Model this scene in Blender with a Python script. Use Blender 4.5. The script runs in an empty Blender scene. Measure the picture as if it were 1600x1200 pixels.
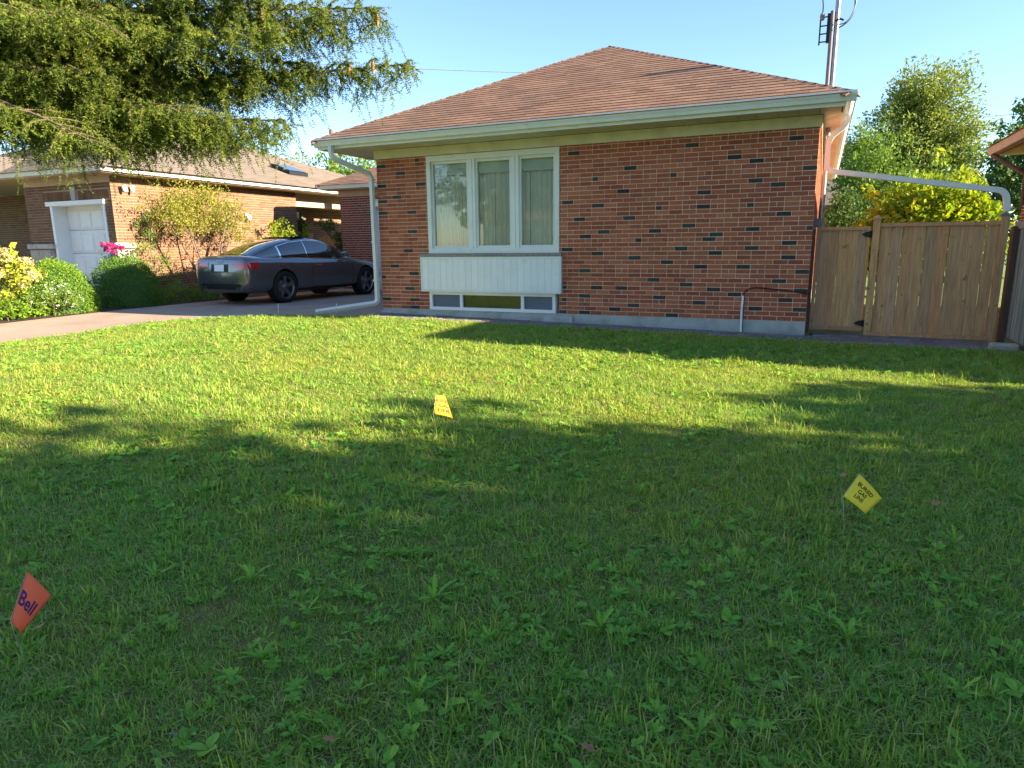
import bpy, bmesh, math, random
import numpy as np
from mathutils import Vector, Matrix
from mathutils.bvhtree import BVHTree
R = math.radians
scene = bpy.context.scene
col = scene.collection

# ------------------------------------------------------------------ camera, sky, sun, exposure
CAM = Vector((7.425, -10.56, 1.121))
c_right = Vector((0.911898, 0.410275, -0.010774)); c_down = Vector((0.073101, -0.188198, -0.979407)); c_fwd = Vector((-0.403854, 0.892332, -0.201609))
cd = bpy.data.cameras.new('camera'); cam = bpy.data.objects.new('camera', cd); col.objects.link(cam)
cd.sensor_width = 36.0; cd.lens = 1050 / 1600 * 36; cd.clip_start = 0.05; cd.clip_end = 1500
M3 = Matrix((c_right, -c_down, -c_fwd)).transposed()
cam.matrix_world = Matrix.Translation(CAM) @ M3.to_4x4()
scene.camera = cam
SUN = Vector((1.0, 0.074, 0.39)).normalized()
sun_el = math.asin(SUN.z); sun_az = math.atan2(SUN.x, SUN.y)
w = bpy.data.worlds.new('World'); scene.world = w; w.use_nodes = True
nt = w.node_tree; bg = nt.nodes['Background']
sky = nt.nodes.new('ShaderNodeTexSky'); sky.sky_type = 'NISHITA'; sky.sun_disc = False
sky.sun_elevation = sun_el; sky.sun_rotation = sun_az; sky.air_density = 1.0; sky.dust_density = 0.15; sky.ozone_density = 3.4
nt.links.new(sky.outputs[0], bg.inputs[0]); bg.inputs[1].default_value = 0.0645
sl = bpy.data.lights.new('sun', 'SUN'); sl.energy = 4.1; sl.angle = R(0.6); sl.color = (1.0, 0.84, 0.60)
so = bpy.data.objects.new('sun', sl); col.objects.link(so); so.location = (30, 5, 20)
so.rotation_euler = SUN.to_track_quat('Z', 'Y').to_euler()
vs = scene.view_settings; vs.view_transform = 'Standard'; vs.look = 'None'; vs.gamma = 1; vs.use_curve_mapping = False
vs.exposure = 2.43
scene.cycles.max_bounces = 6; scene.cycles.diffuse_bounces = 4; scene.cycles.glossy_bounces = 3; scene.cycles.transmission_bounces = 4; scene.cycles.transparent_max_bounces = 8

rng = np.random.default_rng(7)
random.seed(7)

# ------------------------------------------------------------------ helpers: materials
def newmat(name):
    m = bpy.data.materials.new(name); m.use_nodes = True
    n = m.node_tree; n.nodes.clear()
    o = n.nodes.new('ShaderNodeOutputMaterial')
    return m, n, o
def nd(n, t, **kw):
    x = n.nodes.new(t)
    for k, v in kw.items(): setattr(x, k, v)
    return x
def mth(n, op, a, b=None):
    x = nd(n, 'ShaderNodeMath', operation=op)
    for i, v in enumerate((a, b)):
        if v is None: continue
        if hasattr(v, 'links') or hasattr(v, 'is_linked'): n.links.new(v, x.inputs[i])
        else: x.inputs[i].default_value = v
    return x.outputs[0]
def tone_value(n):
    """a random number per piece: the mesh's own tone attribute plus the object's random"""
    a = nd(n, 'ShaderNodeAttribute', attribute_name='tone'); oi = nd(n, 'ShaderNodeObjectInfo')
    return mth(n, 'FRACT', mth(n, 'ADD', a.outputs['Fac'], oi.outputs['Random']))
def noise(n, scale, detail=4, rough=.55, stretch=None, coord='Object', dist=0):
    tc = nd(n, 'ShaderNodeTexCoord'); src = tc.outputs['Object' if coord == 'World' else coord]
    if coord == 'World':
        src = nd(n, 'ShaderNodeNewGeometry').outputs['Position']
    if stretch:
        mp = nd(n, 'ShaderNodeMapping'); mp.inputs['Scale'].default_value = stretch; n.links.new(src, mp.inputs[0]); src = mp.outputs[0]
    t = nd(n, 'ShaderNodeTexNoise'); t.inputs['Scale'].default_value = scale; t.inputs['Detail'].default_value = detail
    t.inputs['Roughness'].default_value = rough; t.inputs['Distortion'].default_value = dist
    n.links.new(src, t.inputs['Vector']); return t.outputs[0]
def ramp(n, fac, stops):
    r = nd(n, 'ShaderNodeValToRGB'); e = r.color_ramp.elements
    while len(e) < len(stops): e.new(0.5)
    for i, (p, c) in enumerate(stops):
        e[i].position = p; e[i].color = (c[0], c[1], c[2], 1)
    n.links.new(fac, r.inputs[0]); return r.outputs[0]
def mixc(n, fac, a, b, mode='MIX'):
    x = nd(n, 'ShaderNodeMix', data_type='RGBA', blend_type=mode)
    for s, v in ((x.inputs[0], fac), (x.inputs[6], a), (x.inputs[7], b)):
        if hasattr(v, 'is_linked'): n.links.new(v, s)
        elif isinstance(v, (int, float)): s.default_value = v
        else: s.default_value = (v[0], v[1], v[2], 1)
    return x.outputs[2]
def scale_col(c, k): return tuple(min(1, v * k) for v in c)
MATS = {}
def pmat(name, base, rough=.75, var=.18, scale=6., bump=0., bscale=60., tvar=.0, spec=.3, metallic=0., coat=0., stretch=None, stops=None, dirt=None, coord='World'):
    m, n, o = newmat(name)
    p = nd(n, 'ShaderNodeBsdfPrincipled')
    p.inputs['Roughness'].default_value = rough; p.inputs['Specular IOR Level'].default_value = spec
    p.inputs['Metallic'].default_value = metallic; p.inputs['Coat Weight'].default_value = coat; p.inputs['Coat Roughness'].default_value = .05
    f = noise(n, scale, 5, .6, stretch, coord)
    lo, hi = scale_col(base, 1 - var), scale_col(base, 1 + var)
    c = ramp(n, f, [(.25, lo), (.75, hi)])
    if stops:
        t = tone_value(n); c2 = ramp(n, t, stops)
        c = mixc(n, 1.0, c2, ramp(n, f, [(.25, (1 - var,) * 3), (.75, (1 + 0 * var,) * 3)]), 'MULTIPLY')
    elif tvar:
        t = tone_value(n); g = ramp(n, t, [(0, (1 - tvar,) * 3), (1, (1, 1, 1))])
        c = mixc(n, 1.0, c, g, 'MULTIPLY')
    if dirt:
        dcol, dsc, dlo, dhi = dirt
        k = ramp(n, noise(n, dsc, 6, .65, None, 'World'), [(dlo, (0, 0, 0)), (dhi, (1, 1, 1))])
        c = mixc(n, k, c, dcol)
    n.links.new(c, p.inputs['Base Color'])
    if bump:
        b = nd(n, 'ShaderNodeBump'); b.inputs['Strength'].default_value = bump; b.inputs['Distance'].default_value = .01
        n.links.new(noise(n, bscale, 6, .65, stretch, coord), b.inputs['Height']); n.links.new(b.outputs[0], p.inputs['Normal'])
    n.links.new(p.outputs[0], o.inputs[0]); MATS[name] = m
    return m
def leafmat(name, stops, trans=.35, rough=.55, spec=.25, wscale=.8, tint=None):
    m, n, o = newmat(name)
    p = nd(n, 'ShaderNodeBsdfPrincipled'); p.inputs['Roughness'].default_value = rough; p.inputs['Specular IOR Level'].default_value = spec
    c = ramp(n, tone_value(n), stops)
    if tint:
        k = ramp(n, noise(n, wscale, 3, .6, None, 'World'), [(.35, (0, 0, 0)), (.68, (1, 1, 1))])
        c = mixc(n, k, c, mixc(n, 1.0, c, tint, 'MULTIPLY'))
    n.links.new(c, p.inputs['Base Color'])
    tr = nd(n, 'ShaderNodeBsdfTranslucent'); n.links.new(mixc(n, 1.0, c, (1.0, 1.0, .55), 'MULTIPLY'), tr.inputs[0])
    mx = nd(n, 'ShaderNodeMixShader'); mx.inputs[0].default_value = trans
    n.links.new(p.outputs[0], mx.inputs[1]); n.links.new(tr.outputs[0], mx.inputs[2]); n.links.new(mx.outputs[0], o.inputs[0])
    MATS[name] = m; return m
def glassmat(name, tint=(.75, .8, .78), refl=1.0, base=.05):
    m, n, o = newmat(name)
    t = nd(n, 'ShaderNodeBsdfTransparent'); t.inputs[0].default_value = (*tint, 1)
    g = nd(n, 'ShaderNodeBsdfGlossy'); g.inputs[0].default_value = (refl,) * 3 + (1,); g.inputs[1].default_value = .015
    b = nd(n, 'ShaderNodeBump'); b.inputs['Strength'].default_value = .03; b.inputs['Distance'].default_value = .02
    n.links.new(noise(n, 1.3, 1, .4, None, 'World'), b.inputs['Height']); n.links.new(b.outputs[0], g.inputs['Normal'])
    fr = nd(n, 'ShaderNodeFresnel'); fr.inputs[0].default_value = 1.6
    mx = nd(n, 'ShaderNodeMixShader'); n.links.new(mth(n, 'ADD', fr.outputs[0], base), mx.inputs[0])
    n.links.new(t.outputs[0], mx.inputs[1]); n.links.new(g.outputs[0], mx.inputs[2]); n.links.new(mx.outputs[0], o.inputs[0])
    MATS[name] = m; return m

pmat('mortar', (.84, .65, .49), .95, .2, 9, .3, 120)
pmat('brick', (.25, .09, .055), .9, .3, 26, .08, 160, stops=[(0, (.42, .112, .056)), (.2, (.51, .152, .075)), (.4, (.32, .082, .046)), (.6, (.47, .13, .065)), (.8, (.56, .19, .097)), (1, (.36, .103, .06))], dirt=((.42, .19, .105), 1.1, .58, .85))
pmat('dark_brick', (.06, .054, .05), .75, .4, 20, .1, 160, tvar=.5)
pmat('tan_brick', (.33, .17, .1), .9, .25, 22, .3, 160, stops=[(0, (.19, .10, .058)), (.4, (.235, .125, .074)), (.7, (.16, .08, .048)), (1, (.26, .145, .09))])
pmat('garage_brick', (.2, .06, .05), .9, .3, 22, .3, 160, stops=[(0, (.2, .055, .045)), (.4, (.25, .075, .055)), (.7, (.15, .045, .04)), (1, (.27, .09, .06))])
pmat('concrete', (.42, .42, .39), .92, .2, 3, .35, 90, dirt=((.22, .21, .18), 2.3, .5, .8))
pmat('mortar_tan', (.40, .30, .22), .95, .2, 9, .1, 120)
pmat('stone', (.4, .36, .31), .9, .28, 7, .5, 50, tvar=.35)
pmat('sill_stone', (.3, .27, .24), .85, .3, 30, .3, 90, tvar=.2)
pmat('white_trim', (.74, .76, .70), .5, .05, 4, .0, tvar=.04)
pmat('green_white', (.80, .82, .77), .42, .06, 3, tvar=.03, dirt=((.45, .47, .4), 5, .6, .9))
pmat('white_paint', (.84, .85, .83), .5, .05, 3, tvar=.06, dirt=((.66, .65, .6), 4, .6, .85))
pmat('soffit', (.64, .59, .48), .65, .08, 3, tvar=.12)
pmat('frieze', (.70, .66, .50), .7, .12, 4, dirt=((.52, .49, .36), 2.2, .5, .85))
pmat('downspout', (.70, .71, .67), .45, .06, 5, dirt=((.5, .48, .42), 6, .62, .9))
pmat('tan_trim', (.48, .36, .25), .7, .1, 4)
pmat('shingle', (.30, .17, .125), .95, .22, 30, .3, 260, stops=[(0, (.20, .112, .076)), (.3, (.25, .142, .098)), (.6, (.17, .095, .066)), (.85, (.285, .165, .115)), (1, (.22, .125, .085))], dirt=((.15, .095, .07), .7, .5, .75))
pmat('shingle_grey', (.42, .33, .26), .95, .2, 30, .3, 260, stops=[(0, (.18, .145, .12)), (.5, (.22, .18, .15)), (1, (.16, .13, .108))])
pmat('roof_dark', (.10, .06, .05), .95, .2, 10)
pmat('driveway', (.37, .27, .21), .95, .16, 1.3, .2, 170, dirt=((.29, .215, .17), .9, .5, .72))
pmat('paver', (.25, .215, .21), .95, .25, 12, .5, 90, tvar=.35)
pmat('soil', (.15, .125, .03), 1, .5, 14, .5, 60, dirt=((.10, .15, .025), 3, .45, .6))
pmat('ground_green', (.13, .18, .05), 1, .35, 2, .6, 30)
pmat('bed_soil', (.055, .042, .03), 1, .4, 12, .9, 50)
pmat('road', (.06, .06, .062), .9, .2, 4, .3, 120)
pmat('wood', (.76, .385, .175), .85, .5, 2.2, .3, 9, stops=[(0, (.66, .33, .15)), (.2, (.80, .43, .20)), (.4, (.56, .33, .18)), (.6, (.84, .45, .19)), (.8, (.66, .41, .24)), (1, (.74, .36, .16))], stretch=(22, 22, 1.4), dirt=((.25, .135, .06), 9, .63, .69))
pmat('wood_grey', (.36, .32, .27), .9, .3, 2.2, .35, 9, tvar=.35, stretch=(22, 22, 1.4))
pmat('wood_dark', (.12, .085, .06), .9, .3, 3, .3, 9, stretch=(22, 22, 1.4))
pmat('cap_grey', (.17, .165, .18), .7, .15, 8)
pmat('black_metal', (.012, .012, .013), .5, .1, 8)
pmat('galvanised', (.33, .32, .33), .4, .25, 7, metallic=.85)
pmat('wire_black', (.02, .02, .022), .6, .1, 8)
pmat('wire_grey', (.25, .27, .3), .6, .1, 8)
pmat('cable_red', (.07, .012, .012), .6, .1, 8)
pmat('bark', (.16, .115, .085), .95, .35, 5, .8, 26, stretch=(3, 3, .6))
pmat('interior', (.10, .10, .10), .9, .2, 3)
pmat('curtain', (.86, .85, .78), .9, .05, 3)
pmat('blind', (.80, .84, .74), .8, .05, 3)
pmat('mesh_screen', (.13, .15, .19), .6, .1, 5)
glassmat('glass', (.96, .98, .95), .9, .0)
glassmat('dim_glass', (.55, .58, .58), .6, .02)
pmat('car_paint', (.125, .132, .145), .22, .06, 2, spec=.5, metallic=.6, coat=1.0, coord='Object')
pmat('car_black', (.012, .012, .013), .45, .1, 5)
pmat('car_glass', (.012, .016, .02), .04, .05, 2, spec=.8, coat=1)
pmat('tyre', (.018, .018, .018), .85, .2, 20, .2, 60)
pmat('rim', (.24, .24, .25), .3, .15, 5, metallic=.8)
pmat('chrome', (.75, .77, .8), .16, .03, 5, metallic=1)
pmat('tail_red', (.45, .012, .02), .12, .1, 8, spec=.6, coat=1)
pmat('plate', (.8, .81, .84), .4, .04, 5)
pmat('flag_yellow', (.98, .72, .05), .55, .06, 7)
pmat('flag_yellow_backlit', (.60, .38, .02), .6, .06, 7)  # flag yellow darkened, its back-lit shade painted into the colour
pmat('flag_red', (1.0, .15, .06), .5, .05, 7)
pmat('print_black', (.03, .022, .01), .7, .1, 9)
pmat('print_blue', (.07, .02, .10), .7, .1, 9)
pmat('dry_leaf', (.40, .20, .09), .8, .3, 40, tvar=.35)
pmat('terracotta', (.38, .14, .07), .85, .2, 8)
pmat('screen_grey', (.32, .34, .36), .5, .1, 8)
pmat('far_wall', (.62, .62, .58), .8, .1, 3)
G = lambda *s: [(i / (len(s) - 1), c) for i, c in enumerate(s)]
leafmat('grass', G((.13, .32, .05), (.22, .43, .055), (.36, .52, .08), (.14, .35, .07), (.53, .55, .18), (.26, .47, .065)), .48, .55, .2, .55, tint=(1.38, 1.05, .95))
leafmat('straw', G((.42, .36, .18), (.5, .43, .22), (.33, .29, .13)), .3, .7, .1)
leafmat('weed', G((.15, .35, .05), (.22, .43, .055), (.29, .48, .06), (.17, .38, .06)), .35, .55, .2)
leafmat('spruce', G((.10, .15, .03), (.16, .22, .035), (.24, .28, .045), (.07, .11, .03), (.13, .19, .03)), .4, .6, .12)
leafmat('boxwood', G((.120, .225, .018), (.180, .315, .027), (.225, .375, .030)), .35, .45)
leafmat('shaded_boxwood', G((.068, .150, .021), (.105, .217, .030), (.135, .255, .033)), .3, .45)  # boxwood green with the house's shade put into its colour
leafmat('hydrangea', G((.338, .377, .039), (.442, .442, .052), (.234, .338, .039), (.520, .468, .078)), .35, .5)
leafmat('bloom', G((.62, .52, .24), (.66, .55, .3), (.5, .36, .2), (.7, .62, .32)), .25, .7)
leafmat('white_bloom', G((.7, .7, .66), (.75, .74, .7)), .25, .7)
leafmat('pink_bloom', G((.5, .03, .2), (.6, .06, .28), (.42, .03, .15)), .25, .6)
leafmat('red_bloom', G((.5, .012, .015), (.6, .02, .02)), .25, .6)
leafmat('lime', G((.22, .33, .02), (.32, .40, .025), (.15, .26, .02), (.46, .45, .03)), .45, .5)
leafmat('yellowgreen', G((.26, .28, .045), (.35, .34, .055), (.19, .23, .04), (.42, .36, .07)), .4, .5)
leafmat('midgreen', G((.102, .187, .034), (.153, .255, .043), (.204, .289, .051)), .38, .5)
leafmat('deepgreen', G((.051, .111, .031), (.076, .153, .037), (.102, .170, .044)), .35, .5)
leafmat('olive', G((.16, .22, .055), (.23, .29, .07), (.30, .35, .08), (.12, .18, .05)), .4, .5)
leafmat('treegreen', G((.119, .187, .051), (.170, .255, .060), (.221, .289, .076), (.085, .153, .051)), .4, .5)

# ------------------------------------------------------------------ helpers: meshes and objects
ORG = {}
def link(o, parent=None, origin=(0, 0, 0), local=False):
    col.objects.link(o)
    if parent is not None:
        o.parent = parent
        o.location = Vector(origin) if local else Vector(origin) - ORG[parent.name]
    else:
        o.location = Vector(origin)
    ORG[o.name] = Vector(origin) if not local else Vector((0, 0, 0))
    return o
def tag(o, label=None, cat=None, group=None, kind=None):
    if label: o['label'] = label
    if cat: o['category'] = cat
    if group: o['group'] = group
    if kind: o['kind'] = kind
    return o
def empty(name, loc, label, cat, group=None, rz=0):
    o = bpy.data.objects.new(name, None); o.empty_display_size = .2
    col.objects.link(o); o.location = loc; o.rotation_euler = (0, 0, rz); ORG[o.name] = Vector(loc)
    return tag(o, label, cat, group)
def np_mesh(name, V, F, tone=None, smooth=False):
    """V (n,3); F (m,k)"""
    me = bpy.data.meshes.new(name); V = np.asarray(V, np.float32); F = np.asarray(F, np.int32); k = F.shape[1]
    me.vertices.add(len(V)); me.vertices.foreach_set('co', V.ravel())
    me.loops.add(F.size); me.loops.foreach_set('vertex_index', F.ravel())
    me.polygons.add(len(F)); me.polygons.foreach_set('loop_start', np.arange(0, F.size, k, dtype=np.int32))
    me.polygons.foreach_set('use_smooth', np.full(len(F), bool(smooth)))
    if tone is not None:
        a = me.attributes.new('tone', 'FLOAT', 'FACE'); a.data.foreach_set('value', np.asarray(tone, np.float32))
    me.update(calc_edges=True); return me
def nobj(name, me, m, parent=None, origin=(0, 0, 0), local=False):
    if m is not None and not me.materials: me.materials.append(MATS[m] if isinstance(m, str) else m)
    return link(bpy.data.objects.new(name, me), parent, origin, local)
BOXF = np.array([[0, 3, 2, 1], [4, 5, 6, 7], [0, 1, 5, 4], [1, 2, 6, 5], [2, 3, 7, 6], [3, 0, 4, 7]])
def boxes_mesh(name, B, tones=None, T=None):
    """B list of (x0,x1,y0,y1,z0,z1); T a 4x4 to apply"""
    B = np.asarray(B, float); n = len(B)
    xi = [0, 1, 1, 0, 0, 1, 1, 0]; yi = [2, 2, 3, 3, 2, 2, 3, 3]; zi = [4, 4, 4, 4, 5, 5, 5, 5]
    V = np.stack([B[:, xi], B[:, yi], B[:, zi]], -1).reshape(-1, 3)
    if T is not None:
        A = np.array(T); V = V @ A[:3, :3].T + A[:3, 3]
    F = (BOXF[None] + 8 * np.arange(n)[:, None, None]).reshape(-1, 4)
    t = np.repeat(np.asarray(tones), 6) if tones is not None else None
    return np_mesh(name, V, F, t)
class MB:
    def __init__(s): s.v = []; s.f = []; s.sm = []
    def add(s, V, F, smooth=False):
        o = len(s.v); s.v += [tuple(v) for v in V]; s.f += [tuple(i + o for i in f) for f in F]; s.sm += [smooth] * len(F); return s
    def box(s, x0, x1, y0, y1, z0, z1):
        V = [(x0, y0, z0), (x1, y0, z0), (x1, y1, z0), (x0, y1, z0), (x0, y0, z1), (x1, y0, z1), (x1, y1, z1), (x0, y1, z1)]
        return s.add(V, BOXF.tolist())
    def hexa(s, V): return s.add(V, BOXF.tolist())
    def prism(s, pts2, a0, a1, axis='x'):
        """pts2 closed polygon, extruded a0..a1 along axis; for x: (y,z), y: (x,z), z: (x,y)"""
        n = len(pts2)
        def P(p, a): return {'x': (a, p[0], p[1]), 'y': (p[0], a, p[1]), 'z': (p[0], p[1], a)}[axis]
        V = [P(p, a0) for p in pts2] + [P(p, a1) for p in pts2]
        F = [(i, (i + 1) % n, n + (i + 1) % n, n + i) for i in range(n)] + [tuple(range(n - 1, -1, -1)), tuple(range(n, 2 * n))]
        return s.add(V, F)
    def tube(s, path, r, seg=8, caps=True, flat=None):
        path = [Vector(p) for p in path]; n = len(path); V = []; up = Vector((0, 0, 1))
        rr = r if isinstance(r, (list, tuple)) else [r] * n
        prev = None
        for i, p in enumerate(path):
            d = (path[min(i + 1, n - 1)] - path[max(i - 1, 0)]).normalized()
            if prev is None:
                a = d.cross(up) if abs(d.z) < .95 else d.cross(Vector((0, 1, 0)))
            else: a = prev - d * prev.dot(d)
            a.normalize(); b = d.cross(a); prev = a
            for k in range(seg):
                t = 2 * math.pi * (k + .5) / seg
                ca, cb = math.cos(t), math.sin(t)
                if flat: ca, cb = ca * flat[0], cb * flat[1]
                V.append(p + (a * ca + b * cb) * rr[i])
        F = [(i * seg + k, i * seg + (k + 1) % seg, (i + 1) * seg + (k + 1) % seg, (i + 1) * seg + k) for i in range(n - 1) for k in range(seg)]
        s.add(V, F, seg > 4)
        if caps:
            s.add(V[:seg], [tuple(range(seg - 1, -1, -1))]); s.add(V[-seg:], [tuple(range(seg))])
        return s
    def lathe(s, prof, seg=24, c=(0, 0, 0), axis='z'):
        """prof list of (r,h)"""
        V = []; n = len(prof)
        for r, h in prof:
            for k in range(seg):
                t = 2 * math.pi * k / seg; x, y = r * math.cos(t), r * math.sin(t)
                q = {'z': (x, y, h), 'x': (h, x, y), 'y': (x, h, y)}[axis]
                V.append((q[0] + c[0], q[1] + c[1], q[2] + c[2]))
        F = [(i * seg + k, i * seg + (k + 1) % seg, (i + 1) * seg + (k + 1) % seg, (i + 1) * seg + k) for i in range(n - 1) for k in range(seg)]
        return s.add(V, F, True)
    def build(s, name, m, parent=None, origin=(0, 0, 0), local=False, bevel=0):
        me = bpy.data.meshes.new(name); me.from_pydata([Vector(v) - Vector(origin) for v in s.v], [], s.f)
        me.polygons.foreach_set('use_smooth', s.sm)
        bm = bmesh.new(); bm.from_mesh(me); bmesh.ops.recalc_face_normals(bm, faces=bm.faces[:])
        if bevel: bmesh.ops.bevel(bm, geom=bm.edges[:], offset=bevel, segments=1, affect='EDGES')
        bm.to_mesh(me); bm.free(); me.update()
        return nobj(name, me, m, parent, origin, local)
def bez(p0, p1, p2, n=10):
    p0, p1, p2 = Vector(p0), Vector(p1), Vector(p2)
    return [(1 - t) ** 2 * p0 + 2 * t * (1 - t) * p1 + t * t * p2 for t in [i / n for i in range(n + 1)]]
def round_path(pts, rad=.08, n=5):
    pts = [Vector(p) for p in pts]; out = [pts[0]]
    for a, b, c in zip(pts, pts[1:], pts[2:]):
        u = (a - b).normalized(); v = (c - b).normalized()
        out += bez(b + u * rad, b, b + v * rad, n)
    return out + [pts[-1]]
def gz(x, y):
    return -.07 - .0155 * min(max(x, 0), 9) + .012 * max(min(x, 0), -4) - .018 * min(max(-.8 - y, 0), 14)
def gzn(x, y):
    return -.07 - .0155 * np.clip(x, 0, 9) + .012 * np.clip(x, -4, 0) - .018 * np.clip(-.8 - y, 0, 14)
def vnoise(x, y, seed=0):
    """cheap smooth value noise in 0..1"""
    r = np.random.default_rng(seed); tab = r.random((64, 64))
    xi = np.floor(x).astype(int); yi = np.floor(y).astype(int); fx = x - xi; fy = y - yi
    fx = fx * fx * (3 - 2 * fx); fy = fy * fy * (3 - 2 * fy)
    a = tab[xi % 64, yi % 64]; b = tab[(xi + 1) % 64, yi % 64]; c = tab[xi % 64, (yi + 1) % 64]; d = tab[(xi + 1) % 64, (yi + 1) % 64]
    return (a * (1 - fx) + b * fx) * (1 - fy) + (c * (1 - fx) + d * fx) * fy

# ------------------------------------------------------------------ ground, lawn, driveway, path, road
def sheet(name, xs, ys, zf, m, keep=None):
    X, Y = np.meshgrid(xs, ys); V = np.stack([X.ravel(), Y.ravel(), zf(X.ravel(), Y.ravel())], 1)
    nx = len(xs); F = []
    for j in range(len(ys) - 1):
        for i in range(nx - 1):
            cx, cy = (xs[i] + xs[i + 1]) / 2, (ys[j] + ys[j + 1]) / 2
            if keep is None or keep(cx, cy): F.append((j * nx + i, j * nx + i + 1, (j + 1) * nx + i + 1, (j + 1) * nx + i))
    o = nobj(name, np_mesh(name, V, F, None, True), m); return tag(o, kind='structure')
def axis(*segs):
    out = []
    for a, b, n in segs: out += list(np.linspace(a, b, n, endpoint=False))
    return np.array(out + [segs[-1][1]])
sheet('ground', axis((-300, -40, 8), (-40, 40, 41), (40, 300, 8)), axis((-300, -30, 8), (-30, 40, 36), (40, 300, 8)), lambda x, y: gzn(x, y) - .06, 'ground_green')
EDX = [-3.15, -3.0, -2.5, -1.6, -.7, .3, 9.8, 30]; EDY = [-2.4, -1.95, -1.5, -1.12, -.95, -.88, -.72, -.7]
def edge_y(x): return np.interp(x, EDX, EDY)
def lawn_mesh():
    xs = np.linspace(-3.15, 26, 220); rows = np.linspace(0, 1, 60) ** 1.4; V = []; F = []
    for r in rows:
        y = edge_y(xs) * (1 - r) + (-16) * r
        V.append(np.stack([xs, y, gzn(xs, y) + .012 * (vnoise(xs * 2.1, y * 2.1, 3) - .5)], 1))
    V = np.concatenate(V); n = len(xs)
    F = [(j * n + i, (j + 1) * n + i, (j + 1) * n + i + 1, j * n + i + 1) for j in range(len(rows) - 1) for i in range(n - 1)]
    return np_mesh('lawn', V, F, None, True)
tag(nobj('lawn', lawn_mesh(), 'soil'), kind='structure')
def drive_mesh():
    V = []; F = []; ys = axis((-16, -2.4, 28), (-2.4, -.6, 14), (-.6, 8, 18)); k = 14
    inv = lambda y: float(np.interp(y, EDY[:6], EDX[:6])) if y < -.88 else 0.02
    for y in ys:
        x0 = -6.25 + .12 * math.sin(y * .9); x1 = (-3.14 if y < -2.4 else inv(y))
        for i in range(k + 1):
            x = x0 + (x1 - x0) * i / k; V.append((x, y, gz(x, y) - .012))
    F = [(j * (k + 1) + i, j * (k + 1) + i + 1, (j + 1) * (k + 1) + i + 1, (j + 1) * (k + 1) + i) for j in range(len(ys) - 1) for i in range(k)]
    return np_mesh('driveway', V, F, None, True)
tag(nobj('driveway', drive_mesh(), 'driveway'), kind='structure')
sheet('garden_bed', np.linspace(-8.0, -6.12, 8), np.linspace(-9, 6.4, 30), lambda x, y: gzn(x, y) + .0, 'bed_soil')
sheet('neighbour_driveway', np.linspace(-12.2, -8.02, 8), np.linspace(-16, .62, 12), lambda x, y: gzn(x, y) + .004, 'driveway')
sheet('road', np.linspace(-60, 60, 13), np.linspace(-25, -17, 5), lambda x, y: gzn(x, y) - .05, 'road')
path = sheet('path', np.linspace(0.02, 9.9, 40), np.linspace(-.93, .55, 8), lambda x, y: gzn(x, y) - .045, 'bed_soil', keep=lambda x, y: y < 0 or x > 7.3)
# individual pavers of the path
PV = {}
k = 0
for j in range(8):
    y0 = -.9 + j * .165
    for i in range(40):
        x0 = 0.03 + (i - .5 * (j % 2)) * .25
        x1 = x0 + .25
        if y0 + .16 > 0 and x0 < 7.32: continue
        if x0 < 0.03 or x1 > 9.85 or y0 > .45: continue
        if (x0 + x1) / 2 > 9.45 and y0 > .2: continue
        me = PV.get(1)
        if me is None:
            me = boxes_mesh('paver', [(-.121, .121, -.078, .078, -.03, 0)], [0.]); me.materials.append(MATS['paver']); PV[1] = me
        o = bpy.data.objects.new('paver', me); cx, cy = (x0 + x1) / 2, y0 + .0825
        link(o, path, (cx, cy, gz(cx, cy) - .006 + random.uniform(-.004, .003))); o.rotation_euler = (random.uniform(-.012, .012), random.uniform(-.012, .012), random.uniform(-.012, .012))

# ------------------------------------------------------------------ brickwork
CO = .0677; BM = .2033
def brick_layout(L, rows, holes=(), pattern=True, off=0.):
    out = []
    for k in range(rows):
        z0 = k * CO + .005; z1 = z0 + CO - .010
        x = 0.; seq = []
        hdr = pattern and k % 7 == 3
        if hdr: lens = [BM, BM / 2, BM / 2]; i = k // 7
        else: lens = [BM]; i = 0
        if not hdr and (k + (k // 7)) % 2: seq.append((0, BM / 2)); x = BM / 2
        while x < L - 1e-3:
            l = lens[i % len(lens)]; i += 1; seq.append((x, min(x + l, L))); x += l
        for a, b in seq:
            pieces = [(a, b)]
            for (hx0, hx1, hz0, hz1) in holes:
                if z1 > hz0 + .01 and z0 < hz1 - .01:
                    np_ = []
                    for (p, q) in pieces:
                        if q <= hx0 or p >= hx1: np_.append((p, q)); continue
                        if p < hx0: np_.append((p, hx0))
                        if q > hx1: np_.append((hx1, q))
                    pieces = np_
            for p, q in pieces:
                if q - p > .03: out.append((p + .005, q - .005, z0, z1, k))
    return out
BRK = {}
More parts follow.
